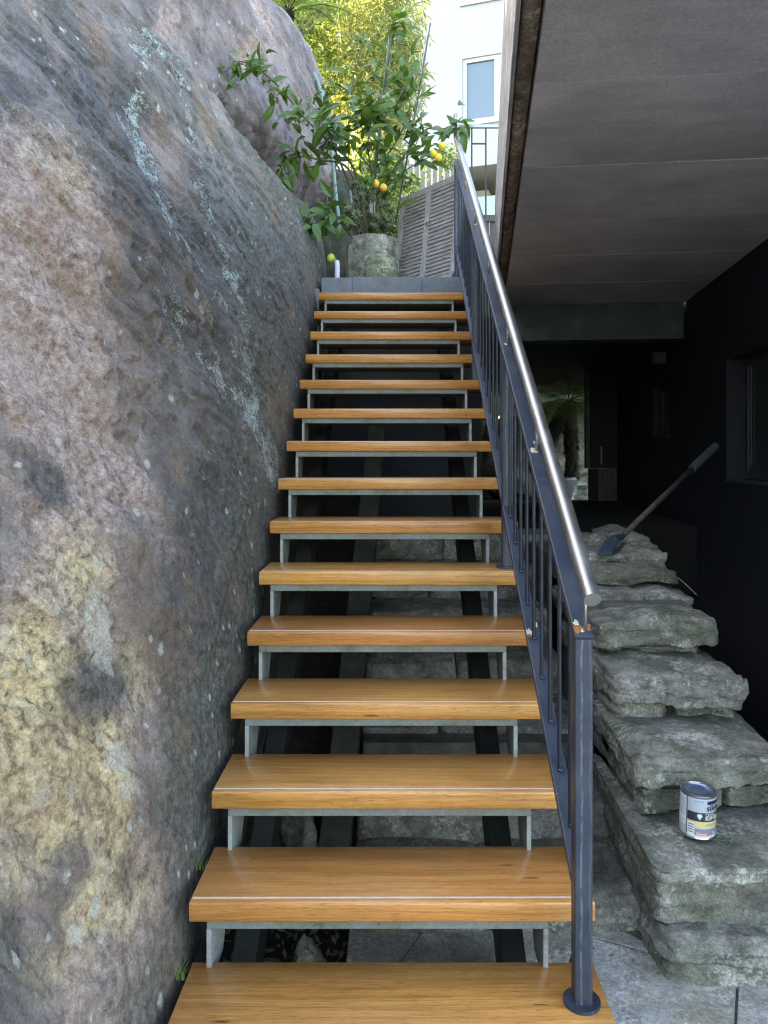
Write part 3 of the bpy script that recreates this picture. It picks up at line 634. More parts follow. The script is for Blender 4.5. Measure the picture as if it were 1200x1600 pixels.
hp = [(XH, 1.885, zh(1.885)), (XH, 1.95, zh(1.95))] + [(XH, y, zh(y)) for y in np.linspace(2.2, 5.9, 16)] + smoothpath([(XH - .004, 6.0, zh(6.0) - .004), (XH - .006, 6.05, zh(6.05) + .006), (XH - .008, 6.075, zh(6.075) + .05), (XH - .008, 6.08, zh(6.08) + 0.20)], 5)
h = MB().tube(hp, 0.0217, 24).build('handrail', M['stainless'], rail); autosmooth(h.data, 50)
for Y in (1.945, 2.62, 3.30, 3.98, 4.66, 5.30, 5.90):
    o = MB().tube([(XH - .004, Y, ztop(Y) + .008), (XH - .002, Y, zh(Y) - .012)], 0.0055, 10).build('stanchion', M['stainless'], rail, smooth=True)
def patch_on(Y, dx, r, mat, name, zf, seed):
    rr = random.Random(seed); vs = [(XB + dx, Y, zf(Y) + 0.0155)]; n = 14
    for k in range(n):
        a = 2 * math.pi * k / n; q = r * rr.uniform(.55, 1.25); x = max(-.0225, min(.0225, dx + q * math.cos(a))); y = Y + q * 1.1 * math.sin(a)
        vs.append((XB + x, y, zf(y) + 0.0149))
    return obj(name, mesh_from(name, vs, [[0, k + 1, (k + 1) % n + 1] for k in range(n)], mat), rail)
for i, (Y, dx, r, m_, zf) in enumerate(((1.95, -.012, .013, 'rust', ztop), (1.953, .015, .010, 'rust', ztop), (1.945, 0.0, .007, 'primer', ztop), (1.965, -.013, .009, 'primer', ztop), (4.66, -.008, .018, 'rust', ztop), (4.655, .01, .012, 'primer', ztop),
                                  (5.30, 0.0, .014, 'rust', ztop), (2.62, -.004, .016, 'primer', ztop), (2.66, .012, .010, 'primer', ztop), (2.66, -.013, .013, 'primer', zbot), (2.69, .014, .01, 'primer', zbot), (2.645, -.012, .007, 'rust', zbot), (3.30, .0, .01, 'primer', ztop))):
    o = patch_on(Y, dx, r, M[m_], 'rust_patch' if m_ == 'rust' else 'bare_patch', zf, i)
for Y in np.arange(2.088, 3.6, 0.138):
    b = MB(); rr = random.Random(int(Y * 1000)); 
    bpy_bm = bmesh.new(); bmesh.ops.create_icosphere(bpy_bm, subdivisions=2, radius=0.009)
    for v in bpy_bm.verts: v.co *= rr.uniform(.75, 1.2); v.co.z *= .6
    me = bpy.data.meshes.new('weld'); bpy_bm.to_mesh(me); bpy_bm.free(); me.materials.append(M['paint']); me.polygons.foreach_set('use_smooth', [True] * len(me.polygons))
    obj('weld', me, rail, (XB + .002, Y - .006, zbot(Y) + 0.012))

# ------------------------------------------------------------------ landing
lm_ = thing('landing_kerb', 'grey painted concrete landing edge above the topmost tread', 'landing', (0, 5.83, 2.7))
segs = [(-0.568, -0.3345), (-0.3337, 0.1905), (0.1913, 0.62)]
for i, (a, b) in enumerate(segs):
    me = MB().box(a, b, 0, 0.30, 0.03, 0.245 + (0.0 if i else -.003), c=.0035).mesh('kerb_block', M['landing']); obj('kerb_block', me, lm_)
MB().box(-0.70, -0.571, -0.12, 0.28, -0.25, 0.135, c=.012).build('side_block', M['landing'], lm_)
MB().box(-0.57, 0.62, 0.02, 0.30, -0.6, 0.027).build('riser', M['dark_steel'], lm_)
ls = MB().box(-1.6, 0.66, 6.135, 8.6, 2.70, 2.935).build('landing_slab', M['landing']); ls.name = 'path'; ls['kind'] = 'structure'
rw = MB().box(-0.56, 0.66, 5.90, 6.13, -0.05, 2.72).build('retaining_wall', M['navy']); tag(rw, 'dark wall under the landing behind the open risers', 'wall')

# ------------------------------------------------------------------ old stone steps and rubble wall
def stone_mesh(name, sx, sy, sz, mat, seed, n=14, rough=0.03, power=5.0, flat_top=0.0):
    bm = bmesh.new(); bmesh.ops.create_cube(bm, size=2); bmesh.ops.subdivide_edges(bm, edges=bm.edges[:], cuts=n, use_grid_fill=True)
    co = np.array([v.co for v in bm.verts]); r = (np.abs(co) ** power).sum(1) ** (1 / power); co = co / r[:, None]
    co = co * np.array([sx, sy, sz]) / 2
    nrm = co / (np.array([sx, sy, sz]) / 2) ** 2; nrm /= np.linalg.norm(nrm, axis=1)[:, None]
    off = np.array([seed * 3.1, seed * 1.7, seed * 2.3])
    d = rough * (0.75 * fbm(co * 4.5 + off, 3) + 0.55 * np.abs(fbm(co * 9 + off, 3)) - 0.2 + 0.30 * fbm(co * 24 + off, 3) + 0.12 * fbm(co * 60 + off, 2))
    ch = fbm(co * 3.1 + off + 9, 3, .5); d += rough * 0.5 * (sstep(-.1, -.04, ch) - sstep(.25, .3, ch) * .8)
    lam = fbm(np.stack([co[:, 0] * 2, co[:, 1] * 2, co[:, 2] * 22], 1) + off, 3); d += rough * 0.35 * lam * (np.abs(nrm[:, 2]) < .7)
    bedz = fbm(np.stack([co[:, 0] * 1.2, co[:, 1] * 1.2, co[:, 2] * 26], 1) + off * 1.3, 2); d += rough * 0.45 * (sstep(-.12, -.02, bedz) - .5) * (np.abs(nrm[:, 2]) < .75)
    if flat_top: d = np.where(nrm[:, 2] > .7, d * (1 - flat_top), d)
    rs_ = np.random.default_rng(int(abs(seed) * 10) + 5); half = np.array([sx, sy, sz]) / 2
    for _ in range(26 if power > 6 else 8):
        sgn = rs_.choice([-1, 1], 3) * rs_.uniform(.25, 1, 3); sgn[2] = abs(sgn[2]) if rs_.random() < .8 else sgn[2]
        if rs_.random() < .55: sgn[rs_.integers(0, 2)] *= .12
        w_ = sgn / half * half.min(); w_ /= np.linalg.norm(w_); sup = (np.abs(w_) * half).sum(); lim = sup - rs_.uniform(.012, .034) * (1 if power > 6 else 2)
        ex_ = co @ w_ - lim; co = np.where((ex_ > 0)[:, None], co - w_ * (ex_ * .97)[:, None], co)
    co = co + nrm * d[:, None]
    for v, c in zip(bm.verts, co): v.co = c
    me = bpy.data.meshes.new(name); bm.to_mesh(me); bm.free(); me.materials.append(mat); me.polygons.foreach_set('use_smooth', [True] * len(me.polygons)); return me
steps = thing('stone_steps', 'old worn stone steps climbing under and beside the timber stair', 'steps')
fr = [2.55, 2.98, 3.41, 3.83, 4.20, 4.58, 4.95, 5.3]; tp = [.105, .245, .40, .57, .74, .92, 1.08, 1.10]
for i in range(7):
    y0, y1 = fr[i], fr[i+1] + 0.10; xr_ = 0.99 + 0.115 * (y0 - 2.55); cuts = [-0.16, 0.30 + 0.12 * math.sin(i * 2.1), xr_]
    for a, b in zip(cuts[:-1], cuts[1:]):
        zb = -0.06 if i == 0 else tp[i-1] - 0.10
        obj('step', stone_mesh('step', b - a - .006, y1 - y0, tp[i] - zb, M['step'], i * 7 + a * 10, 16, 0.012, 14, .5), steps, ((a+b)/2, (y0+y1)/2, (tp[i]+zb)/2))
MB().box(-0.14, 0.9, 3.3, 5.88, -0.05, 0.35).build('footing', M['mortar'], steps)

wall = thing('rubble_wall', 'stepped wall of mossy sandstone blocks rising beside the dark passage', 'stone wall')
# (x0, x1, y0, y1, z0, z1, rough, power)
stones = [
 (0.82, 1.40, 2.285, 2.80, -0.04, 0.150, .034, 12), (1.36, 1.85, 2.34, 2.85, -0.04, 0.145, .028, 14),
 (0.80, 1.20, 2.345, 2.75, 0.145, 0.318, .016, 20), (1.19, 1.72, 2.36, 2.78, 0.145, 0.318, .014, 20),
 (0.775, 1.62, 2.245, 2.72, 0.312, 0.392, .020, 22),
 (0.82, 1.10, 2.56, 3.0, 0.385, 0.490, .014, 20), (1.09, 1.30, 2.58, 3.0, 0.385, 0.49, .014, 20),
 (0.795, 1.315, 2.50, 3.02, 0.480, 0.608, .024, 20),
 (0.83, 1.05, 2.86, 3.3, 0.55, 0.680, .014, 8), (1.04, 1.28, 2.88, 3.3, 0.55, 0.675, .014, 8),
 (0.80, 1.275, 2.80, 3.32, 0.672, 0.795, .024, 20),
 (0.84, 1.26, 3.12, 3.6, 0.74, 0.835, .014, 8),
 (0.80, 1.29, 3.04, 3.58, 0.828, 0.945, .024, 20),
 (0.86, 1.10, 3.36, 3.85, 0.88, 0.985, .016, 20), (1.09, 1.33, 3.38, 3.85, 0.88, 0.985, .016, 20),
 (0.86, 1.31, 3.55, 4.1, 0.965, 1.055, .022, 20),
 (0.90, 1.16, 3.85, 4.4, 1.00, 1.105, .022, 20), (1.15, 1.37, 3.85, 4.35, 1.00, 1.12, .022, 12),
 (0.98, 1.20, 4.25, 4.7, 1.05, 1.15, .022, 12), (1.19, 1.40, 4.22, 4.7, 1.05, 1.165, .022, 12), (1.02, 1.16, 4.12, 4.3, 1.09, 1.16, .02, 10), (1.24, 1.38, 4.05, 4.2, 1.09, 1.14, .02, 10)]
for i, (x0, x1, y0, y1, z0, z1, rg, pw) in enumerate(stones):
    y1 += .45 if i < 16 else 0
    obj('stone', stone_mesh('stone', x1-x0, y1-y0, z1-z0, M['stone'], i * 1.9 + 2, 26 if i < 13 else 14, rg, pw, .45), wall, ((x0+x1)/2, (y0+y1)/2, (z0+z1)/2), (random.uniform(-.02, .02), random.uniform(-.02, .02), random.uniform(-.05, .05)))
core = MB()
for y0, y1, z1 in ((2.50, 2.9, .33), (2.7, 3.2, .55), (2.98, 3.6, .76), (3.3, 4.1, .95), (3.8, 4.8, 1.05)): core.box(0.825, 1.25, y0, y1, -.05, z1)
core.build('core', M['mortar'], wall)
# mortar skirt where wall and steps meet the paving
mv = MB(); prev = None
pts = [(0.78, 2.60), (0.86, 2.50), (0.92, 2.40), (1.0, 2.345), (1.12, 2.325), (1.3, 2.32), (1.5, 2.33), (1.7, 2.34)]
vs = []
for i, (x, y) in enumerate(pts):
    jj = random.uniform(-.012, .012); vs += [(x - .03, y - .035 + jj, 0.003), (x, y + .02, 0.018), (x + .05, y + .12, 0.02)]
mv.add(vs, [[i*3+j, i*3+3+j, i*3+4+j, i*3+1+j] for i in range(len(pts)-1) for j in range(2)])
mv.build('mortar_skirt', M['mortar'], wall, smooth=True)

# ------------------------------------------------------------------ debris under the stair
lit = MB(); rr = random.Random(5)
for k in range(700):
    x, y = rr.uniform(-0.58, -0.17), rr.uniform(2.2, 3.6); z = -0.045 + 0.012 * rr.random() + max(0, (-x - .3)) * .3 + max(0, y - 2.7) * .25
    s = rr.uniform(.008, .026); a = rr.uniform(0, 6.28); dx, dy = math.cos(a) * s, math.sin(a) * s; wx, wy = -dy * .35, dx * .35; h1, h2 = rr.uniform(0, .012), rr.uniform(0, .012)
    lit.add([(x - dx, y - dy, z), (x + wx, y + wy, z + h1), (x + dx, y + dy, z + h2), (x - wx, y - wy, z + .002)], [[0, 1, 2, 3]])
lo = lit.build('leaf_litter', M['litter']); lo['kind'] = 'stuff'; lo['label'] = 'dry leaf litter on soil under the lowest treads'
bank = MB(); vs = []
for i in range(20):
    for j in range(10):
        y = 2.1 + i * .2; x = -0.62 + j * .055; vs.append((x, y, -0.05 + max(0, (-x - .3)) * .3 + max(0, y - 2.7) * .42 + rr.uniform(-.01, .01)))
bank.add(vs, [[i*10+j, i*10+j+1, (i+1)*10+j+1, (i+1)*10+j] for i in range(19) for j in range(9)])
so = bank.build('soil', M['soil'], smooth=True); so['kind'] = 'structure'
loose = [((-0.285, 2.42, 0.0), (.11, .10, .14), 'dull square sandstone block standing in the leaf litter below the stair'),
         ((-0.42, 2.40, -0.01), (.10, .12, .06), 'pale flat stone lying against the soil under the stair'),
         ((-0.35, 2.47, -0.02), (.07, .06, .05), 'small pale broken stone in the leaf litter under the stair'),
         ((-0.40, 2.98, 0.16), (.09, .30, .16), 'pale mottled rock lump showing through the third riser gap')]
for i, (loc, s, lb) in enumerate(loose):
    o = obj('loose_stone', stone_mesh('loose_stone', *s, M['stone'] if i != 1 else M['pot'], 60 + i * 3, 10, .012, 5), None, loc, (0, 0, .2 * i)); tag(o, lb, 'stone', 'loose stones under the stair')
bm_ = MB().beam((-0.235, 2.75, 0.02), (-0.13, 5.3, 1.75), 0.115, 0.10, .006).build('timber_beam', M['beam_and_crevice_shade']); tag(bm_, 'sloping weathered beam running up underneath the open treads', 'beam')
gt = MB(); rr = random.Random(15)
for k in range(150):
    x, y = rr.uniform(.35, 1.5), rr.uniform(1.7, 2.5)
    if k > 90: x, y = rr.uniform(.55, 1.0), rr.uniform(2.25, 2.58)
    s_ = rr.uniform(.002, .006) if k % 6 else rr.uniform(.008, .016); a = rr.uniform(0, 6.28); dx, dy = math.cos(a) * s_, math.sin(a) * s_; h_ = rr.uniform(.001, .005)
    gt.add([(x-dx, y-dy, .0025), (x-dy*.4, y+dx*.4, .0025+h_), (x+dx, y+dy, .003), (x+dy*.4, y-dx*.4, .003+h_*.5)], [[0, 1, 2, 3]])
gto = gt.build('grit', M['litter']); gto['kind'] = 'stuff'; gto['label'] = 'specks of grit and dry leaf on the pale paving'
def grass_tuft(name, loc, n, h, label, seed):
    b = MB(); r2 = random.Random(seed)
    for k in range(n):
        a = r2.uniform(-2.6, 2.6); l = h * r2.uniform(.4, 1); x = r2.uniform(-.014, .014); w = .0013; lean = Vector((math.cos(a) * .5, math.sin(a) * .4, 0)); vs = []
        for q in range(4):
            t = q / 3; c = Vector((x, 0, 0)) + Vector((0, 0, l * t)) + lean * l * t * t; ww = w * (1 - t * .9); vs += [c + Vector((-ww, 0, 0)), c + Vector((ww, 0, 0))]
        b.add(vs, [[2*q, 2*q+1, 2*q+3, 2*q+2] for q in range(3)])
    o = b.build(name, M['shrub'], loc=loc); tag(o, label, 'weed', 'weeds between boulder and stair'); return o
grass_tuft('weed', (-0.575, 2.26, 0.36), 9, .06, 'small grass weed sprouting by the bracket under the second tread', 1)
grass_tuft('weed', (-0.565, 2.02, 0.20), 10, .07, 'grass weed at the boulder foot beside the lowest bracket', 2)
grass_tuft('weed', (-0.585, 2.95, 0.88), 6, .04, 'tiny weed in the gap between boulder and fourth tread', 3)

# ------------------------------------------------------------------ house over the passage (local axes turned 6.46 degrees)
TH = R(6.46)
house = thing('house', 'dark painted house with a concrete terrace slab overhanging the passage', 'house', (0, 0, 0), (0, 0, -TH))
SZ = 2.75; XW = 1.52
ys = [1.25, 1.75, 2.45, 3.16, 3.88, 4.56, 5.28, 6.02]
for i, (a, b) in enumerate(zip(ys[:-1], ys[1:])):
    MB().box(0.160, XW, a + .003, b - .003, SZ + random.uniform(0, .003), SZ + .18, c=.003).build('soffit_panel', M['soffit'], house)
MB().box(0.10, XW + .3, 1.25, 6.05, SZ + .185, SZ + .50).build('slab', M['soffit'], house)
# rough concrete edge between soffit and fascia
n1, n2 = 240, 14; gy = np.linspace(1.25, 6.0, n1); pr = np.array([(0.101, .10), (0.101, .05), (0.101, .015), (0.104, 0.0), (0.112, -.004), (0.120, -.005), (0.128, -.004), (0.136, 0.0), (0.142, .006), (0.148, .008), (0.152, .012), (0.156, .02), (0.157, .06), (0.157, .10)])
Pe = np.zeros((n1, n2, 3)); Pe[:, :, 1] = gy[:, None]; Pe[:, :, 0] = pr[None, :, 0]; Pe[:, :, 2] = SZ + 0.012 + pr[None, :, 1]
f_ = Pe.reshape(-1, 3); nn = fbm(np.stack([f_[:, 0] * 8, f_[:, 1] * 2.2, f_[:, 2] * 6], 1), 4); hole = sstep(.35, .6, fbm(np.stack([f_[:, 0] * 4, f_[:, 1] * 1.6, f_[:, 0] * 0], 1) + 9, 3))
f_[:, 2] += np.where(f_[:, 2] < SZ + .05, nn * .012 + hole * .05, 0); f_[:, 0] += np.clip(nn, -.4, .4) * .004
obj('concrete_edge', grid_mesh('concrete_edge', f_.reshape(Pe.shape), M['edge'], {}), house)
# timber fascia boards: long weathered board with rough lower arris
fb = MB()
for a, b in ((1.25, 1.9), (1.905, 4.4), (4.405, 5.6)): MB().box(0.084, 0.0975, a, b, SZ + random.uniform(-.004, .004), SZ + 0.64, c=.003).build('fascia_board', M['fascia'], house)
# end beam, inner ceiling, walls
MB().box(0.20, 1.50, 5.98, 6.16, 2.485, 2.748, c=.006).build('beam', M['teal'], house)
MB().box(0.20, 1.505, 5.965, 6.17, 2.470, 2.483, c=.003).build('beam_lip', M['teal'], house)
MB().box(-1.1, XW + 1.2, 6.18, 11.8, 2.57, 2.69).build('passage_ceiling', M['navy'], house)  # ceiling runs on past the passage to keep sun off the garden
WB = -0.05; T = 0.22
w = MB(); w1a, w1b, w1z0, w1z1 = 3.55, 5.03, 1.44, 2.19; w2a, w2b, w2z0, w2z1 = 6.52, 7.12, 1.76, 2.21
for a, b, z0, z1 in ((1.9, w1a, WB, 3.2), (w1a, w1b, WB, w1z0), (w1a, w1b, w1z1, 3.2), (w1b, w2a, WB, 3.2), (w2a, w2b, WB, w2z0), (w2a, w2b, w2z1, 3.2), (w2b, 9.3, WB, 3.2)):
    w.box(XW, XW + T, a, b, z0, z1)
w.build('wall', M['navy'], house)
MB().box(XW + T + .35, XW + T + .4, 3.0, 8.0, 1.0, 2.6).build('room_back', M['navy'], house)
def window(a, b, z0, z1, rec, mull=False):
    f = MB(); x0, x1 = XW + rec, XW + rec + .05; t_ = .055
    f.box(x0, x1, a + .002, a + t_, z0, z1, c=.004); f.box(x0, x1, b - t_, b - .002, z0, z1, c=.004); f.box(x0, x1, a + t_, b - t_, z0 + .002, z0 + t_, c=.004); f.box(x0, x1, a + t_, b - t_, z1 - t_, z1 - .002, c=.004)
    wnd = f.build('window', M['navy_trim'], house)
    MB().box(x0 + .02, x0 + .026, a + t_ - .003, b - t_ + .003, z0 + t_ - .003, z1 - t_ + .003).build('pane', M['dark_glass'], wnd)
    s_ = MB().box(x0 + .008, x0 + .018, a + t_ - .001, a + t_ + .03, z0 + t_, z1 - t_, c=.002); s_.box(x0 + .008, x0 + .018, b - t_ - .03, b - t_ + .001, z0 + t_, z1 - t_, c=.002)
    s_.box(x0 + .008, x0 + .018, a + t_ + .03, b - t_ - .03, z0 + t_, z0 + t_ + .03, c=.002); s_.build('sash', M['navy_trim'], wnd)
    MB().box(XW - .012, x0, a, b, z0 - .018, z0 + .001, c=.003).build('sill', M['navy_trim'], wnd)
window(w1a, w1b, w1z0, w1z1, .11); window(w2a, w2b, w2z0, w2z1, .06)
pl = MB().box(1.17, XW, 9.02, 9.14, 1.45, 2.569, c=.01); pl.build('pier', M['teal'], house)
dr = MB().box(1.22, XW - .002, 8.96, 9.0, 1.46, 2.55, c=.004).build('door', M['navy'], house)
MB().tube([(1.335, 8.93, 1.50), (1.335, 8.93, 1.70)], .009, 10).build('handle', M['stainless'], dr)
lt = MB().box(XW - .11, XW - .001, 6.62, 6.72, 2.36, 2.46, c=.006).build('wall_light', M['navy_trim'], house)
# low bay below the door: louvre boards
for k in range(6):
    MB().box(1.20 + k * .055, 1.253 + k * .055, 9.0 + .004 * (k % 2), 9.04, 0.9, 1.449, c=.002).build('board', M['navy_trim'] if k > 1 else M['navy'], house)
pf = MB().box(0.66, 3.2, 5.5, 9.0, 0.6, 1.08).build('passage_floor', M['black']); pf.name = 'path'; pf['kind'] = 'structure'  # floor coloured black to stand in for the deep shade here
lw = MB().box(0.56, 0.66, 6.14, 12.5, 0, 2.575).build('passage_wall', M['navy']); tag(lw, 'dark retaining wall along the passage lengthened beyond it to block sun', 'wall')  # wall lengthened and raised to keep sun out of the far opening

# ------------------------------------------------------------------ beyond the passage: rocks, pot, tree fern
def frond_mesh(name, L, npin, wid, droop, mat, seed, rise=1.0):
    r2 = random.Random(seed); b = MB(); pts = []
    for i in range(13):
        t = i / 12; pts.append(Vector((L * t * (1 - .12 * t), 0, L * (rise * .55 * t - droop * t * t))))
    b.tube(pts, [.008 * (1 - .8 * i / 12) for i in range(13)], 5, mi=1)
    for i in range(npin):
        t = .10 + .88 * i / (npin - 1); q = t * 12; k = min(11, int(q)); c = pts[k].lerp(pts[k+1], q - k); dirx = (pts[k+1] - pts[k]).normalized()
        l = wid * math.sin(math.pi * min(1, t * .86 + .16)) ** .8 * r2.uniform(.85, 1.1); 
        for s in (-1, 1):
            d = (Vector((0, s, 0)) + dirx * .45 + Vector((0, 0, -.12))).normalized(); nb = 4
            ww = L * .88 / npin * .30; vs = []
            for m in range(nb + 1):
                u = m / nb; p = c + d * l * u + Vector((0, 0, -.25 * l * u * u)); h = ww * (1 - u) ** .6 + .0005; vs += [p - dirx * h, p + dirx * h]
            b.add(vs, [[2*m, 2*m+1, 2*m+3, 2*m+2] if s > 0 else [2*m+2, 2*m+3, 2*m+1, 2*m] for m in range(nb)])
    return b.mesh(name, [mat, M['fern_trunk']])
def shag(b, sp, tr, n, r2):
    for k in range(n):
        q = r2.random() * (len(sp) - 1); i = min(len(sp) - 2, int(q)); c = sp[i].lerp(sp[i+1], q - i); ax_ = (sp[i+1] - sp[i]).normalized()
        a = r2.uniform(0, 6.283); u_ = ax_.orthogonal().normalized(); o_ = Quaternion(ax_, a) @ u_; w_ = ax_.cross(o_)
        l = r2.uniform(.05, .13); tip = c + o_ * tr * r2.uniform(1.15, 1.6) - Vector((0, 0, l)); b.add([c + o_ * tr * .95 + w_ * .012, c + o_ * tr * .95 - w_ * .012, tip], [[0, 1, 2]])
def tree_fern(loc, label, trunkpts, tr, n, L, wid, seed, top, mat=None, npin=34, tilt=(0.1, 0.9)):
    r2 = random.Random(seed); t = thing('tree_fern', label, 'tree fern', loc)
    sp = smoothpath(trunkpts, 6); tb = MB(); tb.tube(sp, [tr * (1 + .05 * math.sin(i * 2.7)) for i in range(len(sp))], 14)
    shag(tb, sp, tr, 420, r2)
    tk = tb.mesh('trunk', M['fern_trunk'])
    for v in tk.vertices: v.co += Vector((r2.uniform(-1, 1), r2.uniform(-1, 1), r2.uniform(-1, 1))) * tr * .14
    obj('trunk', tk, t)
    mes = [frond_mesh('frond', L * (1 - .1 * k), npin, wid, .45 + .12 * k, mat or M['fern'], seed + k, 1.0) for k in range(3)]
    for k in range(n):
        o = obj('frond', mes[k % 3], t, top, (r2.uniform(-.2, .2), -r2.uniform(*tilt), 2 * math.pi * (k + r2.uniform(-.3, .3)) / n)); s_ = r2.uniform(.85, 1.1); o.scale = (s_, s_, s_)
    return t
fb_ = P(893, 735, 10.6)
tree_fern(fb_, 'dark trunked tree fern seen through the far opening of the passage', [(0, 0, -.1), (0.0, 0, .3), (-.02, 0, .6), (-.03, 0, .95)], .085, 17, 1.5, .36, 21, (-.03, 0, .95), npin=40, tilt=(-.75, .55))
tk2 = MB(); pts = smoothpath([P(832, 735, 10.6), P(850, 700, 10.6), P(868, 668, 10.6), P(882, 640, 10.6)], 6); tk2.tube(pts, .10, 12); shag(tk2, pts, .10, 360, random.Random(4))
tag(tk2.build('fern_trunk', M['fern_trunk']), 'leaning shaggy dark trunk behind the handrail through the opening', 'tree trunk')
pt = MB(); c0 = P(868, 762, 10.1)
prof_ = [(.20, -.16), (.235, -.02), (.26, .10), (.265, .14), (.25, .14), (.24, .10)]
for i, (r_, z_) in enumerate(prof_): pass
vs = [c0 + Vector((r_ * math.cos(2*math.pi*k/24), r_ * math.sin(2*math.pi*k/24), z_)) for r_, z_ in prof_ for k in range(24)]
pt.add(vs, [[i*24+k, i*24+(k+1)%24, (i+1)*24+(k+1)%24, (i+1)*24+k] for i in range(5) for k in range(24)] + [[5*24+k for k in range(24)]])
po = pt.build('plant_pot', M['navy_trim'], smooth=True); tag(po, 'big dark plant pot under the tree fern beyond the passage', 'pot')
for i, (px, py, Yd, s, lb) in enumerate(((880, 715, 11.6, (2.6, 1.0, 1.3), 'grey rock bank behind the dark plant pot beyond the passage'), (900, 800, 10.4, (.7, .6, .75), 'low brown rock under the dark plant pot'), (868, 785, 10.3, (.5, .5, .5), 'small rock beside the low brown rock beyond the passage'))):
    o = obj('rock', stone_mesh('rock', *s, M['stone'], 80 + i * 5, 16, .10 if i == 0 else .05, 3.5), None, P(px, py, Yd)); tag(o, lb, 'rock', 'rocks beyond the passage')
o = obj('rock', stone_mesh('rock', .75, .5, 1.3, M['beam_and_crevice_shade'], 97, 16, .06, 4), None, P(512, 372, 7.7)); tag(o, 'added rock coloured dark as crevice shade between planter and purple slab', 'rock')  # filler rock, its dark colour stands in for crevice shade
rb = MB().box(0.4, 5.0, 12.5, 13.0, 0, 5.1).build('sun_block_wall', M['hill']); tag(rb, 'added garden wall raised to block sun behind the tree fern', 'wall')  # wall added, raised and widened out of sight as a sun blocker
gr2 = MB().box(0.3, 5.0, 9.0, 12.6, 0.3, 0.95).build('garden_ground', M['soil']); gr2.name = 'ground'; gr2['kind'] = 'structure'

# ------------------------------------------------------------------ planter, dome stone, lemon tree
def planter(loc):
    t = thing('planter', 'tall octagonal weathered concrete planter holding the lemon tree', 'planter', loc)
    b = MB(); n = 8; prof = [(.205, 0), (.225, .10), (.235, .37), (.226, .425), (.208, .447), (.190, .447), (.182, .36)]
    vs = [(r_ * math.cos(2*math.pi*(k+.5)/n + .18), r_ * math.sin(2*math.pi*(k+.5)/n + .18), z_) for r_, z_ in prof for k in range(n)]
    b.add(vs, [[i*n+k, i*n+(k+1)%n, (i+1)*n+(k+1)%n, (i+1)*n+k] for i in range(len(prof)-1) for k in range(n)])
    me = b.mesh('shell', M['pot']); bm = bmesh.new(); bm.from_mesh(me); bmesh.ops.subdivide_edges(bm, edges=bm.edges[:], cuts=5, use_grid_fill=True)
    co = np.array([v.co for v in bm.verts]); dd_ = .004 * fbm(co * 16, 4)
    for v, q in zip(bm.verts, dd_): v.co.x *= 1 + q * 3; v.co.y *= 1 + q * 3; v.co.z += q
    bm.to_mesh(me); bm.free(); autosmooth(me, 25); obj('shell', me, t)
    s_ = MB(); s_.add([(0, 0, .375)] + [(.195 * math.cos(a), .195 * math.sin(a), .36) for a in np.linspace(0, 2*math.pi, 17)[:-1]], [[0, k+1, (k+1) % 16 + 1] for k in range(16)]); s_.build('potting_soil', M['soil'], t)
    return t
PB = P(582, 430, 6.42); PB.z = 2.945
planter(PB)
dm = stone_mesh('dome_stone', .275, .22, .40, M['pot_moss'], 44, 18, .012, 3.0); o = obj('dome_stone', dm, None, (P(596, 408, 6.08).x, 6.08, 2.985)); tag(o, 'mossy domed stone standing against the front of the planter', 'stone')

lemon = thing('lemon_tree', 'young lemon tree with spreading leafy branches growing from the planter', 'lemon tree', PB)
def L(px, py, Yd): return P(px, py, Yd) - PB
branches = [
 [(578,358,6.42), (584,300,6.40), (590,240,6.38), (598,170,6.35), (606,100,6.3), (613,50,6.3), (622,22,6.3)],
 [(574,352,6.42), (552,262,6.3), (512,220,6.2), (474,182,6.15), (440,140,6.1), (404,108,6.05), (374,96,6.0), (356,108,6.0)],
 [(572,345,6.42), (545,265,6.25), (500,250,6.15), (462,245,6.1), (440,262,6.05), (432,285,6.0)],
 [(580,345,6.42), (604,285,6.35), (634,240,6.25), (664,203,6.15), (700,200,6.05), (722,183,6.0)],
 [(584,330,6.42), (606,290,6.3), (640,262,6.2), (682,240,6.12)],
 [(572,345,6.42), (530,250,6.35), (510,190,6.3), (505,150,6.28)],
 [(590,260,6.38), (620,220,6.3), (640,170,6.3), (632,135,6.3)],
 [(566,330,6.42), (540,282,6.2), (524,290,6.1), (511,312,6.02), (513,345,6.0), (518,400,5.98)],
 [(590,230,6.38), (560,190,6.25), (550,140,6.22), (562,85,6.2), (568,60,6.2)],
 [(512,220,6.2), (480,225,6.1), (455,180,6.05), (430,190,6.0)],
 [(586,270,6.4), (560,240,6.1), (530,200,6.0), (500,185,5.95)],
 [(596,190,6.36), (625,150,6.25), (634,110,6.25), (640,85,6.25)],
 [(580,300,6.4), (610,270,6.15), (650,225,6.1), (660,180,6.1)],
 [(526,300,6.1), (510,335,5.98), (499,348,5.95)],
 [(584,290,6.4), (575,230,6.1), (580,180,6.0), (572,160,6.0)]]
tb = MB(); paths = []
for bi, bp in enumerate(branches):
    sp = smoothpath([L(*p) for p in bp], 7); n = len(sp); r0 = [.013, .010, .009, .009, .007, .008, .006, .005, .006, .005, .006, .006, .006, .003, .006][bi]
    tb.tube(sp, [r0 * (1 - .75 * i / n) + .0012 for i in range(n)], 7); paths.append(sp)
tb.build('branches', M['bark'], lemon, smooth=True)
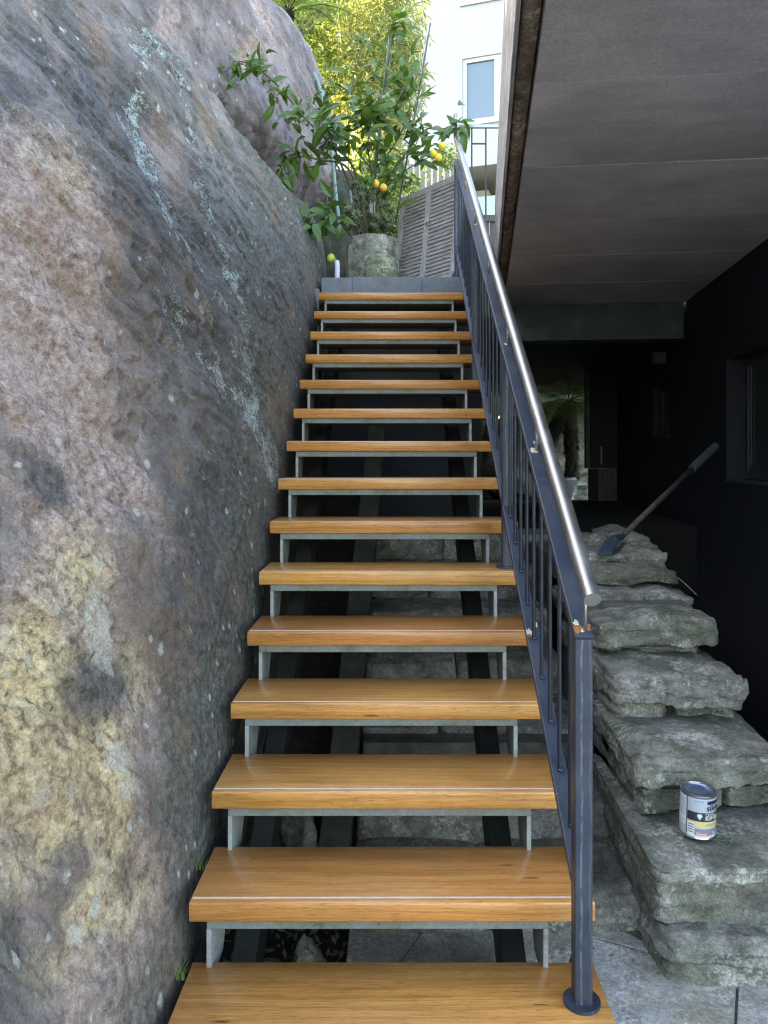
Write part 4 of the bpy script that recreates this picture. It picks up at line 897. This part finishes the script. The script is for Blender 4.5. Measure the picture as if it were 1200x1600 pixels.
def leaf_mesh(Lf, Wf, curl, fold, mat):
    b = MB(); n = 8; vs = []
    for i in range(n + 1):
        t = i / n; w_ = Wf * .5 * (math.sin(math.pi * min(1.0, t * .94 + .04)) ** .75) * (1 - .25 * t); x = Lf * t; z = -curl * Lf * t * t
        vs += [(x, -w_, z + fold * w_), (x, -w_ * .5, z + fold * w_ * .35), (x, 0, z), (x, w_ * .5, z + fold * w_ * .35), (x, w_, z + fold * w_)]
    b.add(vs, [[i*5+j, i*5+j+1, (i+1)*5+j+1, (i+1)*5+j] for i in range(n) for j in range(4)]); return b.mesh('leaf', mat, True)
leaf_mes = [leaf_mesh(.105, .050, .35, .45, M['leaf']), leaf_mesh(.12, .056, .2, .3, M['leaf']), leaf_mesh(.09, .042, .6, .6, M['leaf']), leaf_mesh(.125, .06, .45, .2, M['leaf']), leaf_mesh(.11, .055, .3, .3, M['leaf_pale'])]
r2 = random.Random(11); nleaf = 0
weights = [40, 42, 34, 24, 24, 24, 20, 5, 20, 18, 26, 18, 24, 0.01, 40]; tot = 298
weights = [w_ * tot / sum(weights) for w_ in weights]
for bi, sp in enumerate(paths):
    start = {0: .25, 1: .22, 2: .2, 3: .3, 4: .3, 5: .3, 6: .2, 7: .5, 8: .3, 9: .1, 10: .1, 11: .15, 12: .1, 13: .5, 14: .1}[bi]
    for k in range(int(round(weights[bi]))):
        t = start + (1 - start) * (r2.random() ** .85); q = t * (len(sp) - 1); i = min(len(sp) - 2, int(q)); c = sp[i].lerp(sp[i+1], q - i)
        spread = .10 * (1.15 - t) if bi != 7 else .02
        c = c + Vector((r2.gauss(0, spread), r2.gauss(0, spread), r2.gauss(0, spread)))
        tan = (sp[i+1] - sp[i]).normalized(); d = (tan * .5 + Vector((r2.gauss(0, .8), r2.gauss(0, .8) - .15, r2.gauss(0, .5) - (.15 if bi != 7 else .9)))).normalized()
        up = Vector((r2.gauss(0, .5), r2.gauss(-.9, .5), .7)).normalized(); y = up.cross(d)
        if y.length < .1: continue
        y.normalize(); z = d.cross(y); m4 = Matrix((d, y, z)).transposed().to_4x4()
        me = leaf_mes[4] if r2.random() < .09 else leaf_mes[r2.randrange(4)]
        o = obj('leaf', me, lemon); s_ = r2.uniform(.85, 1.3) * (1.25 if bi in (0, 5, 10, 13, 14, 6) else 1.0); o.matrix_local = Matrix.Translation(c) @ m4 @ Matrix.Scale(s_, 4); nleaf += 1
ex = MB()
for k in range(230):
    sp = paths[r2.choice((0, 1, 2, 3, 5, 6, 10, 13, 13, 14, 14))]; q = r2.uniform(.35, 1) * (len(sp) - 1); i = min(len(sp) - 2, int(q)); c = sp[i].lerp(sp[i+1], q - i) + Vector((r2.gauss(0, .075), r2.gauss(0, .075), r2.gauss(0, .075)))
    d = Vector((r2.gauss(0, .8), r2.gauss(0, .8) - .1, r2.gauss(0, .5) - .2)).normalized(); up = Vector((r2.gauss(0, .5), r2.gauss(-.9, .5), .7)).normalized(); y = up.cross(d)
    if y.length < .2: continue
    y.normalize(); z = d.cross(y); m4 = Matrix.Translation(c) @ Matrix((d, y, z)).transposed().to_4x4() @ Matrix.Scale(r2.uniform(.95, 1.45), 4)
    src = leaf_mes[r2.randrange(4)]; ex.add([m4 @ v.co for v in src.vertices], [list(p.vertices) for p in src.polygons])
exo = ex.build('foliage', M['leaf'], lemon, smooth=True); exo['kind'] = 'stuff'
def lemon_mesh(mat, r_, l_):
    b = MB(); n, m_ = 10, 16; vs = []
    for i in range(n + 1):
        t = i / n; a = math.pi * t; rad = r_ * math.sin(a) ** .9 + (.0025 if 0 < i < n else 0); z = -math.cos(a) * l_ * (1 + .12 * (abs(math.cos(a)) ** 6))
        vs += [(rad * math.cos(2*math.pi*k/m_), rad * math.sin(2*math.pi*k/m_), z) for k in range(m_)]
    b.add(vs, [[i*m_+k, i*m_+(k+1)%m_, (i+1)*m_+(k+1)%m_, (i+1)*m_+k] for i in range(n) for k in range(m_)]); return b.mesh('lemon', mat, True)
lm1, lm2, lm3, lm4 = lemon_mesh(M['lemon'], .026, .032), lemon_mesh(M['orange_lemon'], .027, .031), lemon_mesh(M['green_lemon'], .019, .023), lemon_mesh(M['lime_lemon'], .027, .031)
for me, px, py, Yd in ((lm1, 678, 241, 6.0), (lm1, 685, 246, 5.97), (lm1, 691, 229, 5.98), (lm2, 587, 287, 6.1), (lm2, 599, 293, 6.06), (lm4, 517, 403, 5.96), (lm3, 498, 353, 5.95), (lm3, 438, 141, 6.05), (lm3, 444, 146, 6.05), (lm3, 365, 106, 5.98), (lm3, 614, 158, 6.2), (lm3, 643, 163, 6.2), (lm3, 605, 150, 6.2)):
    obj('lemon', me, lemon, L(px, py, Yd), (random.uniform(-.5, .5), random.uniform(-.5, .5), 0))
# succulent
suc = thing('succulent', 'grey green succulent with small rosettes growing in front of the lemon tree trunk', 'succulent', PB + Vector((0, 0, .36)))
sl_ = MB(); sn = 6; vs = []
for i in range(5):
    t = i / 4; w_ = .0085 * math.sin(math.pi * (t * .8 + .15)); x = .040 * t; z = .012 * t * t
    vs += [(x, w_ * math.cos(a), z + w_ * .45 * math.sin(a)) for a in np.linspace(0, 2*math.pi, sn + 1)[:-1]]
sl_.add(vs, [[i*sn+k, i*sn+(k+1)%sn, (i+1)*sn+(k+1)%sn, (i+1)*sn+k] for i in range(4) for k in range(sn)])
rs = MB(); r3 = random.Random(3)
for ring, (cnt, el, sc) in enumerate(((7, .25, 1.1), (6, .7, .9), (4, 1.15, .65))):
    for k in range(cnt):
        mt = Matrix.Rotation(2*math.pi*(k + .5*ring)/cnt + r3.uniform(-.2, .2), 4, 'Z') @ Matrix.Rotation(-el + r3.uniform(-.15, .15), 4, 'Y') @ Matrix.Scale(sc, 4); rs.add([mt @ v for v in sl_.v], sl_.f)
ros = rs.mesh('rosette', M['succulent'], True); stemb = MB(); base = PB + Vector((0, 0, .36))
for k in range(54):
    px, py = r3.gauss(572, 26), r3.uniform(288, 358)
    if k < 12: px, py = r3.gauss(540, 9), r3.uniform(322, 372)
    elif k < 18: px, py = r3.gauss(602, 8), r3.uniform(318, 345)
    if abs(px - 572) > 50 - (340 - py) * .35: px = 572 + (px - 572) * .5
    p = P(px, py, r3.uniform(6.12, 6.34)) - base
    o = obj('rosette', ros, suc, p, (r3.gauss(.35, .4), r3.gauss(0, .5), r3.uniform(0, 6))); s_ = r3.uniform(.75, 1.25); o.scale = (s_,) * 3
    if k % 2 == 0: stemb.tube(smoothpath([Vector((p.x * .35, -.05, 0)), Vector((p.x * .7, p.y * .6, p.z * .5)), p], 4), .005, 6)
stemb.build('stems', M['bark'], suc, smooth=True)
stk = MB(); stk.tube([P(672, 36, 6.30), P(654, 150, 6.33), P(628, 292, 6.36), P(618, 350, 6.38)], .0085, 8); o = stk.build('garden_stake', M['stake'], smooth=True); tag(o, 'thin dark ribbed stake leaning beside the lemon tree', 'stake')
stk = MB(); stk.tube([P(610, 45, 6.32), P(598, 150, 6.35), P(576, 355, 6.40)], .007, 8); o = stk.build('garden_stake', M['green_stake'], smooth=True); tag(o, 'green plastic stake tied up the middle of the lemon tree', 'stake')
stk = MB(); stk.tube([P(547, 290, 6.38), P(553, 350, 6.40)], .006, 8); o = stk.build('garden_stake', M['pvc'], smooth=True); tag(o, 'short pale stake among the succulent stems', 'stake')
ptag = MB().box(-.022, .022, -.0012, .0012, -.085, .085, c=.001).build('plant_tag', M['pvc'], loc=P(582, 322, 6.36)); tag(ptag, 'white plastic plant tag stuck in the planter', 'plant tag')
pv_ = MB(); pv_.tube(smoothpath([P(527, 440, 5.98), P(527, 416, 5.98), P(526, 408, 5.98)], 3), .020, 14); o = pv_.build('pipe_stub', M['pvc'], smooth=True); tag(o, 'short white plastic pipe standing left of the planter', 'pipe')
pv_ = MB(); pv_.tube([P(526, 410, 5.98), P(521, 402, 5.99)], .012, 10); pv_.build('elbow', M['twig'], None, smooth=True).parent = o
hs = MB(); hs.tube(smoothpath([P(398, -30, 7.3), P(414, 0, 7.35), P(440, 16, 7.38), P(458, 40, 7.38), P(470, 70, 7.36), P(484, 105, 7.3), P(497, 130, 7.28), P(509, 175, 7.26), P(518, 230, 7.24), P(524, 300, 7.2), P(530, 350, 7.1)], 6), .0185, 10)
o = hs.build('garden_hose', M['hose'], smooth=True); tag(o, 'pale green hose draped down over the purple slab', 'hose')

# ------------------------------------------------------------------ folded slatted table against the railing
pr_, plf = Vector((0.4425, 5.93, 2.955)), Vector((-0.03, 6.56, 2.955)); ax = (pr_ - plf).normalized(); Wd = (pr_ - plf).length; Hh = 0.855
tbl = thing('folding_table', 'weathered teak slatted tabletop stood on edge between planter and railing', 'table', plf)
zax = (Vector((0, 0, 1)) + Vector((ax.y, -ax.x, 0)) * -0.10).normalized(); yax = zax.cross(ax).normalized()
tbl.rotation_euler = Matrix((ax, yax, zax)).transposed().to_euler()
fw = .055; T_ = .024
MB().box(0, fw, 0, T_, 0.06, Hh, c=.003).build('frame_stile', M['teak_frame'], tbl)
MB().box(Wd - fw, Wd, 0, T_, 0.06, Hh, c=.003).build('frame_stile', M['teak_frame'], tbl)
MB().box(fw + .001, Wd - fw - .001, 0, T_, Hh - fw, Hh - .001, c=.003).build('frame_rail', M['teak_frame'], tbl)
lowr = MB(); lowr.box(fw + .001, Wd - fw - .001, 0, T_, 0.0, fw, c=.003); lowr.build('frame_rail', M['teak_frame'], tbl)
for s in (0, 1):
    c = MB(); x0 = 0.0 if s == 0 else Wd; sg = 1 if s == 0 else -1
    c.add([(x0, y, .059) for y in (0.001, T_ - .001)] + [(x0 + sg * fw, y, 0.001) for y in (0.001, T_ - .001)] + [(x0 + sg * fw, y, .059) for y in (0.001, T_ - .001)], [[0, 2, 4], [1, 5, 3], [0, 1, 3, 2], [2, 3, 5, 4], [4, 5, 1, 0]]); c.build('frame_corner', M['teak_frame'], tbl)
cs = Wd * .5 - .005
bm = bmesh.new(); 
cst = MB(); hz = .53; hr = .018; cx = cs
ring = [(cx + hr * math.cos(a), hz + hr * math.sin(a)) for a in np.linspace(0, 2*math.pi, 17)[:-1]]
outer = [(cx - .030, fw), (cx + .030, fw), (cx + .030, Hh - fw), (cx - .030, Hh - fw)]
vs = []; sq = []
for a in np.linspace(0, 2*math.pi, 17)[:-1]:
    k = .030 / max(abs(math.cos(a)), abs(math.sin(a))); sq.append((cx + k * math.cos(a), hz + k * math.sin(a)))
for yy in (-.001, T_): vs += [(x, yy, z) for x, z in ring] + [(x, yy, z) for x, z in sq]
fs = [[k, (k+1) % 16, 16 + (k+1) % 16, 16 + k] for k in range(16)] + [[k, 32 + k, 32 + (k+1) % 16, (k+1) % 16] for k in range(16)]
cst.add(vs, fs); cst.box(cx - .030, cx + .030, -.001, T_, fw, hz - .030); cst.box(cx - .030, cx + .030, -.001, T_, hz + .030, Hh - fw)
cst.build('centre_stile', M['teak_frame'], tbl)
nsl = 23; pitch = (Hh - 2 * fw) / nsl
for side in (0, 1):
    xa, xb = (fw + .002, cs - .032) if side == 0 else (cs + .032, Wd - fw - .002)
    sm_ = MB().box(-(xb - xa) / 2, (xb - xa) / 2, 0, .016, -pitch / 2 + .0035, pitch / 2 - .0035, c=.002).mesh('slat', M['teak'])
    for k in range(nsl): obj('slat', sm_, tbl, ((xa + xb) / 2, .004 + random.uniform(-.0015, .0015), fw + pitch * (k + .5)), (0, random.uniform(-.004, .004), 0))
MB().box(.09, .13, T_ - .001, T_ + .02, .03, Hh - .02).build('batten', M['teak_back'], tbl); MB().box(Wd - .13, Wd - .09, T_ - .001, T_ + .02, .03, Hh - .02).build('batten', M['teak_back'], tbl)
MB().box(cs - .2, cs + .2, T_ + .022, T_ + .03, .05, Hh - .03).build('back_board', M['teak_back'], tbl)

# ------------------------------------------------------------------ terrace railing and the fences behind
tr_ = thing('terrace_railing', 'thin grey steel railing on the terrace above the stair head', 'railing', (0, 6.1, 0))
zt_ = P(740, 196, 6.1).z
MB().box(XH - .02, 1.75, -.012, .012, zt_ - .022, zt_ + .006, c=.004).build('top_rail', M['stainless'], tr_)
for x in (.600, .712, .98, 1.09, 1.36, 1.47): MB().box(x - .006, x + .006, -.006, .006, 3.05, zt_ - .022).build('baluster', M['bars'], tr_)
for x in (.606, .986, 1.366): MB().box(x, x + .100, -.005, .005, zt_ - .15, zt_ - .14).build('cross_bar', M['bars'], tr_)
fn = thing('board_fence', 'dark weathered board fence low behind the stair head', 'fence', P(765, 400, 8.2))
for k in range(10): MB().box(-.75 + k * .125, -.75 + k * .125 + .119, -.01, .012, -.6, .42 + random.uniform(-.01, .01), c=.002).build('board', M['dark_fence'], fn)
MB().box(-.78, .55, -.035, -.011, .36, .43, c=.003).build('cap_rail', M['dark_fence'], fn)
pf_ = thing('picket_fence', 'pale vertical paling fence between lemon tree and white building', 'fence', P(650, 300, 9.5))
for k in range(4, 17): MB().box(-.62 + k * .075, -.62 + k * .075 + .055, -.01, .008, -.9, .36 + .02 * math.sin(k * 3.3), c=.003).build('paling', M['paling'], pf_)
MB().box(-.33, .64, .009, .04, .0, .06).build('rail', M['paling'], pf_)

# ------------------------------------------------------------------ white apartment building
BY = 18.0; ang = math.atan2(1, 3.1)
bl = thing('apartment_building', 'white rendered apartment building with blue reflecting window up behind', 'building', P(720, 715, BY), (0, 0, -ang))
bl.location.z = 0
# local x runs along the facade towards the right and nearer, local y into the building
def lx(px):
    k = (px - 619) / 1200; X0 = bl.location.x; c, s_ = math.cos(ang), math.sin(ang)
    return (k * BY - X0) / (c + k * s_)
def lz(px, py):
    x = lx(px); Yp = BY - x * math.sin(ang); return EYE - (py - 715) * Yp / 1200
xw0, xw1 = lx(722), lx(783); zw0, zw1 = lz(724, 194), lz(724, 92)
xt1 = lx(775); zt0 = lz(724, 6)
zb_ = lz(724, 262)
wl = MB(); Dp = 6.0
xr1 = lx(1000)
def wbox(x0, x1, z0, z1, y0=0.0): wl.box(x0, x1, y0, Dp, z0, z1)
wbox(-0.02, xw0, zb_, 16); wbox(xw0, xw1, zb_, zw0); wbox(xw0, xw1, zw1, zt0); wbox(xw1, xr1, zb_, 16); wbox(xw0, xw1, zt0 + 1.7, 16)
wl.build('wall', M['white'], bl)
MB().box(-7.0, -0.022, 0.12, Dp, -1, 16).build('wing_wall', M['white'], bl)
MB().box(-0.02, xr1, 2.6, Dp - .1, -1, zb_ - .002).build('recessed_wall', M['cream'], bl)
MB().box(-0.02, 0.5, 0.8, 2.6, -1, zb_ - .3).build('side_wall', M['cream'], bl)
def awin(x0, x1, z0, z1):
    f = MB(); t_ = .10
    f.box(x0, x0 + t_, .03, .12, z0, z1); f.box(x1 - t_ * 1.6, x1, .03, .12, z0, z1); f.box(x0 + t_, x1 - t_ * 1.6, .03, .12, z0, z0 + t_); f.box(x0 + t_, x1 - t_ * 1.6, .03, .12, z1 - t_, z1)
    wd_ = f.build('window', M['white_frame'], bl); MB().box(x0 + t_, x1 - t_ * 1.6, .07, .08, z0 + t_, z1 - t_).build('pane', M['sky_glass'], wd_)
    MB().box(x0 - .05, x1 + .05, -.04, .05, z0 - .06, z0 - .001).build('sill', M['white_frame'], wd_)
awin(xw0 + .002, xw1 - .002, zw0, zw1); awin(xw0 + .002, xw1 - .002, zt0, zt0 + 1.7)
gb = MB().box(0.15, xr1, .35, .37, lz(745, 345), lz(745, 300)).build('balcony_glass', M['green_glass'], bl)
MB().box(0.0, xr1, .2, .8, lz(745, 345) - .5, lz(745, 345)).build('balcony_slab', M['white'], bl)
for x in (.15, 1.0, 1.9): MB().box(x, x + .04, .33, .40, lz(745, 345), lz(745, 298)).build('balcony_post', M['white_frame'], bl)

# ------------------------------------------------------------------ bamboo, ferns and shrubs at the top
def foliage(name, centers, n, ll, lw, mat, parent, seed, droop=.5):
    r4 = np.random.default_rng(seed); vs = []; fs = []
    cs_ = np.array([c[:3] for c in centers]); rad = np.array([c[3:6] for c in centers]); wts = np.array([c[6] for c in centers]); wts = wts / wts.sum()
    ids = r4.choice(len(centers), n, p=wts); g3 = r4.normal(size=(n, 3)); g3 /= np.linalg.norm(g3, axis=1)[:, None]; rr_ = r4.random(n) ** .45
    pos = cs_[ids] + g3 * rr_[:, None] * rad[ids]
    keep = perlin(pos * 2.6 + seed) > -.28; pos = pos[keep]; n = len(pos)
    d = r4.normal(size=(n, 3)) * np.array([1, 1, .5]); d[:, 2] -= droop; d /= np.linalg.norm(d, axis=1)[:, None]
    w_ = np.cross(d, r4.normal(size=(n, 3))); w_ /= np.linalg.norm(w_, axis=1)[:, None]
    L_ = ll * r4.uniform(.6, 1.3, n)[:, None]; W_ = lw * r4.uniform(.7, 1.2, n)[:, None]
    v = np.stack([pos, pos + d * L_ * .4 + w_ * W_, pos + d * L_ - np.array([0, 0, 1]) * L_ * .15, pos + d * L_ * .4 - w_ * W_], 1).reshape(-1, 3)
    me = bpy.data.meshes.new(name); me.from_pydata(v.tolist(), [], (np.arange(n * 4).reshape(n, 4)).tolist()); me.materials.append(mat); return obj(name, me, parent)
bam = thing('bamboo_clump', 'sunlit yellow green bamboo clump beside the white building', 'bamboo', (0, 0, 0))
cen = []; r5 = random.Random(9)
for k in range(46):
    px = r5.uniform(555, 645); py = r5.uniform(-80, 265)
    if px > 625 and r5.random() < .3: continue
    p = P(px, py, r5.uniform(10.6, 12.2)); cen.append((*p, .36, .45, .55, 1))
for k in range(8): p = P(r5.uniform(490, 560), r5.uniform(60, 170), r5.uniform(11.2, 12.4)); cen.append((*p, .4, .4, .4, .9))
foliage('leaves', cen, 26000, .13, .013, M['bamboo'], bam, 5, .7)
for k in range(18):
    x0 = r5.uniform(-.75, .1); yb = r5.uniform(11, 12); MB().tube(smoothpath([(x0, yb, 2.0), (x0 + r5.uniform(-.1, .1), yb, 6), (x0 + r5.uniform(-.5, .4), yb - .2, 9.5)], 4), .018, 6).build('cane', M['cane'], bam, smooth=True)
fp_ = P(448, 8, 9.6)
tree_fern(Vector((fp_.x, fp_.y, 3.5)), 'pale tree fern arching above the purple slab and hose', [(0, 0, 0), (.02, 0, fp_.z - 3.6)], .07, 17, 1.15, .24, 51, (.02, 0, fp_.z - 3.6), npin=40, tilt=(-.45, .5))
sh = thing('shrub', 'leafy green shrub on the ledge above the purple slab', 'shrub', P(470, 50, 10.8))
foliage('leaves', [(*(P(px, py, Yd) - P(470, 50, 10.8)), .5, .5, .45, 1) for px, py, Yd in ((460, 10, 10.8), (480, 60, 11.2), (500, 120, 11.0), (520, 30, 12.0), (440, -10, 10.5), (550, 10, 12.4), (490, -20, 11.5))], 5200, .10, .022, M['shrub'], sh, 15, .2)
tw = MB()
for k in range(9):
    a = P(455 + r5.uniform(-6, 6), 70, 10.2) - P(470, 50, 10.8); b = P(r5.uniform(430, 530), r5.uniform(-30, 20), 10.4) - P(470, 50, 10.8); tw.tube(smoothpath([a, a.lerp(b, .5) + Vector((r5.uniform(-.1, .1), 0, r5.uniform(-.05, .1))), b], 4), .014, 6)
tw.build('branches', M['twig'], sh, smooth=True)
sh3 = thing('shrub', 'dark leafy shrub filling the bed behind the planter', 'shrub', P(585, 330, 7.7))
foliage('leaves', [(*(P(px, py, Yd) - P(585, 330, 7.7)), .22, .2, .2, 1) for px, py, Yd in ((560, 300, 7.7), (600, 310, 7.8), (570, 350, 7.6), (605, 350, 7.6), (585, 260, 8.0), (625, 290, 8.0), (545, 330, 7.9), (550, 380, 7.8))], 3400, .085, .02, M['shrub'], sh3, 35, .2)
sh2 = thing('shrub', 'small pale shrub poking above the teak tabletop beside the lemons', 'shrub', P(655, 262, 8.9))
foliage('leaves', [(*(P(px, py, 8.9) - P(655, 262, 8.9)), .16, .16, .16, 1) for px, py in ((690, 255), (700, 245), (675, 265), (640, 300), (605, 320), (612, 330))], 1600, .05, .011, M['shrub'], sh2, 25, .1)

# ------------------------------------------------------------------ pole with blue blade, twig
pole = thing('long_handled_tool', 'long grey pole with hollow grip and blue blade leaning on the dark wall', 'tool')
a, b = P(970, 840, 4.12), P(1118, 697, 4.80); dirp = (b - a).normalized(); g0 = a + dirp * ((b - a).length * .72)
MB().tube([a, g0 + dirp * .05], .0155, 14).build('shaft', M['pole'], pole, smooth=True)
gp = MB(); gp.tube([g0, b], .025, 18).build('grip', M['grip'], pole); autosmooth(gp.mesh('x'), 40)
MB().tube([b - dirp * .002, b + dirp * .0015], .016, 16).build('hollow_end_shade', M['black'], pole)  # solid black disc stands for the shade inside the open grip
bl_ = MB(); c_ = P(958, 848, 4.02); e_ = P(946, 868, 3.80)
bl_.add([c_ + Vector((-.03, 0, .01)), c_ + Vector((.035, 0, .012)), e_ + Vector((.035, 0, .004)), e_ + Vector((-.035, 0, .002)), c_ + Vector((-.03, .012, .02)), c_ + Vector((.035, .012, .022)), e_ + Vector((.035, .012, .014)), e_ + Vector((-.035, .012, .012))], [[0,1,2,3],[7,6,5,4],[0,4,5,1],[1,5,6,2],[2,6,7,3],[3,7,4,0]])
bl_.tube([a + dirp * .02, c_ + Vector((0, .006, .016))], [.017, .022], 10); bl_.build('blade', M['blue'], pole)
tw2 = MB(); tw2.tube(smoothpath([P(1022, 880, 3.75), P(1045, 893, 3.62), P(1068, 910, 3.56), P(1089, 930, 3.52)], 5), .0022, 6); o = tw2.build('twig', M['twig'], smooth=True); tag(o, 'thin pale dry twig curving off the stone wall top', 'twig')

# ------------------------------------------------------------------ paint can
CANY = 2.42; CB = P(1089, 1296, CANY); CB.z = 0.392 + .006
CR, CH = .0535, .136
can = thing('paint_can', 'small silver paint can with dark and yellow label on the stone block', 'paint can', CB, (R(2), R(2), -0.37))
def lathe(prof, n=48):
    vs = [(r_ * math.cos(2*math.pi*k/n), r_ * math.sin(2*math.pi*k/n), z_) for r_, z_ in prof for k in range(n)]
    return MB().add(vs, [[i*n+k, i*n+(k+1)%n, (i+1)*n+(k+1)%n, (i+1)*n+k] for i in range(len(prof)-1) for k in range(n)] + [list(range(n))[::-1], [(len(prof)-1)*n+k for k in range(n)]])
o = lathe([(CR - .002, 0), (CR + .0012, .0005), (CR + .0016, .002), (CR + .0012, .004), (CR, .0055), (CR, CH - .007), (CR + .0004, CH - .006), (CR + .0016, CH - .003), (CR + .0012, CH), (CR - .004, CH - .0002), (CR - .0055, CH - .005), (CR - .007, CH - .0055)]).build('body', M['tin'], can); autosmooth(o.data, 40)
o = lathe([(CR - .0072, CH - .0054), (CR - .0085, CH - .001), (CR - .010, CH - .0012), (CR - .0125, CH - .0045), (.030, CH - .0040), (.028, CH - .0028), (.024, CH - .0028), (.022, CH - .0040), (.004, CH - .0038)]).build('lid', M['tin_lid'], can); autosmooth(o.data, 40)
def az(px): return math.asin(max(-1, min(1, (px - 1089.5) / 27.0)))          # angle round the can, 0 faces the camera
def band(a0, a1, z0, z1, mat, lift, name):
    n = max(2, int((a1 - a0) / .06)); r_ = CR + lift; vs = []
    for k in range(n + 1):
        a = a0 + (a1 - a0) * k / n; vs += [(r_ * math.sin(a), -r_ * math.cos(a), z0), (r_ * math.sin(a), -r_ * math.cos(a), z1)]
    return MB().add(vs, [[2*k, 2*k+2, 2*k+3, 2*k+1] for k in range(n)]).build(name, mat, can, smooth=True)
def ztext(f): return .006 + f * (CH - .014)
A0 = -1.42; SE = -.60; A1 = 1.52
band(-2.4, SE - .07, ztext(.0), ztext(1.0), M['lab_silver'], .0003, 'label_panel')
band(-2.4, SE - .09, ztext(.24), ztext(.42), M['lab_white'], .0006, 'label_panel'); band(-2.4, SE - .09, ztext(.42), ztext(.98), M['lab_pale'], .0006, 'label_panel')
band(SE - .07, SE - .005, ztext(0), ztext(1), M['lab_grey'], .0005, 'seam')
band(SE, 2.6, ztext(.65), ztext(1.0), M['lab_silver'], .0003, 'label_panel')
band(SE, 2.6, ztext(.42), ztext(.648), M['lab_dark'], .0003, 'label_panel')
band(SE, 2.6, ztext(.235), ztext(.418), M['lab_yellow'], .0003, 'label_panel')
band(-.14, 2.6, ztext(.150), ztext(.233), M['lab_violet'], .0003, 'label_panel')
band(-.14, .75, ztext(.060), ztext(.148), M['lab_orange'], .0003, 'label_panel'); band(.75, 2.6, ztext(.060), ztext(.148), M['lab_violet'], .0003, 'label_panel')
band(SE, 2.6, ztext(0), ztext(.058), M['lab_pale'], .0003, 'label_panel')
band(SE + .03, -.17, ztext(.06), ztext(.375), M['lab_white'], .0007, 'label_panel')
for k in range(4): band(SE + .07, -.20, ztext(.11 + k * .065), ztext(.14 + k * .065), M['lab_grey'], .0010, 'small_print')
for k in range(7): band(-1.7, SE - .14, ztext(.50 + k * .065), ztext(.513 + k * .065), M['lab_grey'], .0009, 'small_print')
for k in range(3): band(-1.7, SE - .14, ztext(.28 + k * .045), ztext(.29 + k * .045), M['lab_grey'], .0009, 'small_print')
band(.50, 1.5, ztext(.86), ztext(.95), M['lab_navy'], .0007, 'label_panel')
band(-.22, .30, ztext(.925), ztext(.935), M['lab_grey'], .0007, 'small_print')
def wrap_text(txt, a0, zc, size, mat, bold=.0):
    cu = bpy.data.curves.new('text', 'FONT'); cu.body = txt; cu.size = size; cu.offset = bold; cu.resolution_u = 3
    to = bpy.data.objects.new('text', cu); COL.objects.link(to)
    me = bpy.data.meshes.new_from_object(to.evaluated_get(bpy.context.evaluated_depsgraph_get())); bpy.data.objects.remove(to)
    for v in me.vertices:
        a = a0 + v.co.x / CR; r_ = CR + .0012; v.co = Vector((r_ * math.sin(a), -r_ * math.cos(a), zc + v.co.y))
    me.materials.clear(); me.materials.append(mat); me.name = 'lettering'; return obj('lettering', me, can)
wrap_text('sikkens', .46, ztext(.70), .0275, M['lab_navy'], .0007)
wrap_text('CETOL', .40, ztext(.565), .0115, M['lab_white'], .0001)
wrap_text('SLIP-RESIST', .40, ztext(.47), .0150, M['lab_white'], .0004)
wrap_text('SATIN CLEAR', .44, ztext(.315), .0075, M['lab_grey'])
wrap_text('Cleaner', -.08, ztext(.080), .0105, M['lab_white'], .0002)
wrap_text('1 L', .85, ztext(.085), .014, M['lab_white'], .0002)
# diamond emblem
def on_can(a, z, lift=.0012): return ((CR + lift) * math.sin(a), -(CR + lift) * math.cos(a), z)
dpt = [(-.02, .60), (.10, .625), (.22, .60), (.25, .565), (.10, .46), (-.05, .565)]
MB().add([on_can(a, ztext(z)) for a, z in dpt] + [on_can(.10, ztext(.565), .0016)], [[6, k, (k+1) % 6] for k in range(6)]).build('emblem', M['lab_pale'], can)
print('leaves', nleaf)
